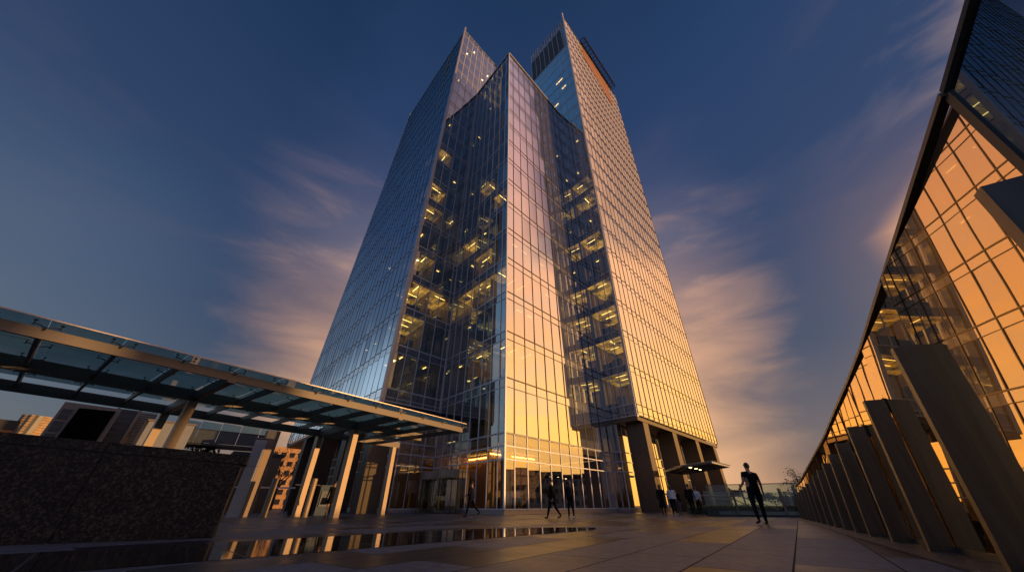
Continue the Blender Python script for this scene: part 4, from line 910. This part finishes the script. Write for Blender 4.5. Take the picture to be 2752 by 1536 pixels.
person('person with bare legs and a dark jacket waiting between canopy columns',-10.75,23.2,-40,1.78,dict(hl=6,kl=6,hr=-6,kr=10,sl=4,sr=8,el=20),skirt=.62,bare_legs=True)
handbag(-11.12,23.1,.78,'large dark bag carried at the side of the person with bare legs',(.17,.08,.17))
person('woman in long black dress under the first bronze column of the right wing',9.95,25.9,30,1.72,dict(hl=10,kl=6,hr=-10,kr=14,sl=6,sr=-6,er=20),skirt=.42,long_hair=True,group='people at the right wing entrance')
person('woman in white blouse and dark trousers beside the woman in the long dress',10.72,26.05,20,1.70,dict(hl=12,kl=4,hr=-12,kr=16,sl=10,el=80,sr=-8,er=30),top='cloth_white',legs='cloth_black',coat=.95,shoes='shoew',long_hair=True,group='people at the right wing entrance')
person('short person in black farthest right of the group of three',11.6,27.4,25,1.48,dict(hl=9,kl=6,hr=-9,kr=12),legs='cloth_grey',group='people at the right wing entrance')
person('broad man in black jacket between the bronze columns',12.2,26.6,40,1.80,dict(hl=12,kl=4,hr=-12,kr=14,sl=8,sr=-8,ar=14,al=14),coat=.96,group='people at the right wing entrance')
person('person in pale top half hidden by the broad man',12.85,27.0,40,1.62,dict(hl=9,kl=4,hr=-9,kr=10),top='cloth_white',group='people at the right wing entrance')
# ------------------------------------------------------------------ sky, sun, camera
w=bpy.data.worlds.new('World'); sc.world=w; w.use_nodes=True
nt=w.node_tree; nt.nodes.clear(); out=nd(nt,'ShaderNodeOutputWorld'); bg=nd(nt,'ShaderNodeBackground')
tc=nd(nt,'ShaderNodeTexCoord'); sx=nd(nt,'ShaderNodeSeparateXYZ'); L(nt,tc.outputs['Generated'],sx.inputs[0])
def mth(op,a,b=None,c=None):
    n=nd(nt,'ShaderNodeMath',operation=op)
    for i,x in enumerate((a,b,c)):
        if x is None: continue
        if isinstance(x,(int,float)): n.inputs[i].default_value=x
        else: L(nt,x,n.inputs[i])
    return n.outputs[0]
def mixc(f,a,b,bt='MIX'):
    n=nd(nt,'ShaderNodeMixRGB',blend_type=bt)
    for i,x in enumerate((f,a,b)):
        if isinstance(x,(int,float)): n.inputs[i].default_value=x
        elif isinstance(x,tuple): n.inputs[i].default_value=c4(x)
        else: L(nt,x,n.inputs[i])
    return n.outputs[0]
el=mth('DIVIDE',mth('ARCSINE',sx.outputs[2]),math.pi/2)            # 0 horizon .. 1 zenith
azr=mth('MULTIPLY',mth('ARCTAN2',sx.outputs[0],sx.outputs[1]),180/math.pi)   # degrees, 0 ahead, + right
def sm(x,a,b):
    n=nd(nt,'ShaderNodeMapRange',interpolation_type='SMOOTHSTEP'); n.inputs['From Min'].default_value=a; n.inputs['From Max'].default_value=b; L(nt,x,n.inputs[0]); return n.outputs[0]
def lin3(r,g,b): 
    f=lambda x:((x/255+.055)/1.055)**2.4 if x>10 else x/255/12.92
    return (f(r),f(g),f(b))
elc=mth('MAXIMUM',el,0.0)
# dusk sky away from the sun
front=ramp(nt,elc,[(0,lin3(142,112,98)),(.08,lin3(106,95,101)),(.2,lin3(70,77,101)),(.42,lin3(44,63,101)),(.65,lin3(32,57,98)),(.85,lin3(20,45,80))]).outputs[0]
left=ramp(nt,elc,[(0,lin3(80,84,92)),(.1,lin3(64,74,94)),(.25,lin3(44,60,93)),(.45,lin3(36,57,95)),(.7,lin3(20,46,82)),(.9,lin3(13,38,70))]).outputs[0]
glow=ramp(nt,elc,[(0,lin3(245,188,138)),(.14,lin3(222,168,128)),(.27,lin3(176,138,122)),(.40,lin3(104,100,120)),(.52,lin3(58,70,106)),(.62,lin3(36,58,98)),(.85,lin3(22,48,84))]).outputs[0]
west=ramp(nt,elc,[(0,(1.6,.70,.10)),(.06,(1.75,.83,.12)),(.16,(1.65,.82,.2)),(.28,(1.4,.64,.24)),(.42,(1.12,.55,.33)),(.58,(.80,.41,.36)),(.74,(.38,.26,.34)),(.95,(.12,.14,.22))]).outputs[0]
eastb=ramp(nt,elc,[(0,lin3(215,190,170)),(.1,lin3(178,192,208)),(.3,lin3(152,184,214)),(.5,lin3(116,158,200)),(.7,lin3(70,118,168)),(.95,lin3(26,62,106))]).outputs[0]
f_r=sm(azr,-8,10)
base=mixc(f_r,left,front)
eld=mth('MULTIPLY',elc,90.0)
absaz=mth('ABSOLUTE',azr)
# lit band of sky and cloud behind the tower
mp=nd(nt,'ShaderNodeMapping'); mp.inputs['Scale'].default_value=(1.6,1.6,5.2); mp.inputs['Location'].default_value=(.35,.2,.1); L(nt,tc.outputs['Generated'],mp.inputs[0])
cn=nd(nt,'ShaderNodeTexNoise',i_Scale=1.9,i_Detail=7,i_Roughness=.55); cn.inputs['Distortion'].default_value=.5; L(nt,mp.outputs[0],cn.inputs['Vector'])
mixv=mth('MULTIPLY_ADD',sm(azr,-5,5),-4.0,17.0)   # the glow falls off faster on the right
bedge=mth('MULTIPLY_ADD',eld,.22,28.0)
bsoft=mth('MULTIPLY_ADD',mth('SUBTRACT',cn.outputs['Fac'],.52),-1.3,mth('DIVIDE',mth('SUBTRACT',absaz,bedge),mixv))
band=mth('SUBTRACT',1,sm(bsoft,-.45,1.0))
base=mixc(band,base,glow)
# the sky lightens towards the left flank, well away from the sun
lstart=mth('MINIMUM',mth('MAXIMUM',mth('MULTIPLY_ADD',eld,.72,50.0),58.0),80.0)
lneg=mth('MULTIPLY',azr,-1.0)
base=mixc(mth('MULTIPLY',mth('MULTIPLY',sm(lneg,38,66),mth('SUBTRACT',1,sm(eld,22,42))),.10),base,eastb)
base=mixc(sm(mth('SUBTRACT',lneg,lstart),0,11),base,eastb)
# sunset side
rstart=mth('MINIMUM',mth('MAXIMUM',mth('MULTIPLY_ADD',mth('SUBTRACT',eld,27.0),1.7,54.0),54.0),75.0)
base=mixc(mth('MULTIPLY',mth('MULTIPLY',sm(azr,44,72),mth('SUBTRACT',1,sm(eld,25,40))),.15),base,west)
base=mixc(sm(mth('SUBTRACT',azr,rstart),0,11),base,west)
# behind the viewer: dim dusk
rear=ramp(nt,elc,[(0,lin3(122,118,138)),(.25,lin3(108,116,150)),(.6,lin3(74,92,134)),(1,lin3(30,58,98))]).outputs[0]
base=mixc(sm(absaz,97,124),base,rear)
# streaky clouds
cl=mth('MULTIPLY',sm(cn.outputs['Fac'],.46,.70),mth('SUBTRACT',1,sm(elc,.34,.62)))
cloud_dim=nd(nt,'ShaderNodeRGB'); cloud_dim.outputs[0].default_value=c4(lin3(120,98,100))
cloud_lit=nd(nt,'ShaderNodeRGB'); cloud_lit.outputs[0].default_value=c4(lin3(226,172,138))
cloud_west=nd(nt,'ShaderNodeRGB'); cloud_west.outputs[0].default_value=(.95,.6,.42,1)
ccol=mixc(sm(azr,52,70),mixc(band,cloud_dim.outputs[0],cloud_lit.outputs[0]),cloud_west.outputs[0])
base=mixc(mth('MULTIPLY',cl,mth('ADD',mth('MULTIPLY',sm(azr,60,80),.3),mth('ADD',.07,mth('MULTIPLY',band,.28)))),base,ccol)
# ground-side of the sky stays dim
base=mixc(sm(el,-.02,0.0),(.02,.02,.025),base)
SUN_EL=5.5
nk=nd(nt,'ShaderNodeTexSky',sky_type='NISHITA'); nk.sun_disc=False; nk.sun_elevation=R(SUN_EL); nk.sun_rotation=R(SUNAZ); nk.air_density=1.2; nk.dust_density=1.5
add=mixc(.012,base,nk.outputs[0],'ADD')
L(nt,add,bg.inputs[0]); bg.inputs[1].default_value=1.0; L(nt,bg.outputs[0],out.inputs[0])
sd=V((math.sin(R(SUNAZ))*math.cos(R(SUN_EL)),math.cos(R(SUNAZ))*math.cos(R(SUN_EL)),math.sin(R(SUN_EL))))
sl=bpy.data.lights.new('sun','SUN'); sl.energy=4.2; sl.angle=R(.5); sl.color=(1,.52,.19)
so=bpy.data.objects.new('sun',sl); col.objects.link(so); so.rotation_euler=(-sd).to_track_quat('-Z','Y').to_euler(); so.location=(60,0,40)
cam=bpy.data.cameras.new('camera'); co=bpy.data.objects.new('camera',cam); col.objects.link(co)
cam.sensor_width=36; cam.lens=36*820/2576; cam.clip_end=9000; cam.clip_start=.05
co.location=(0,0,.55); co.rotation_euler=(R(90+33.947),0,0); sc.camera=co
sc.view_settings.view_transform='Standard'; sc.view_settings.look='None'; sc.view_settings.exposure=0; sc.view_settings.gamma=1
cy=sc.cycles; cy.max_bounces=10; cy.glossy_bounces=6; cy.diffuse_bounces=3; cy.transparent_max_bounces=24; cy.caustics_reflective=False; cy.caustics_refractive=False
cy.use_denoising=True; cy.sample_clamp_indirect=6
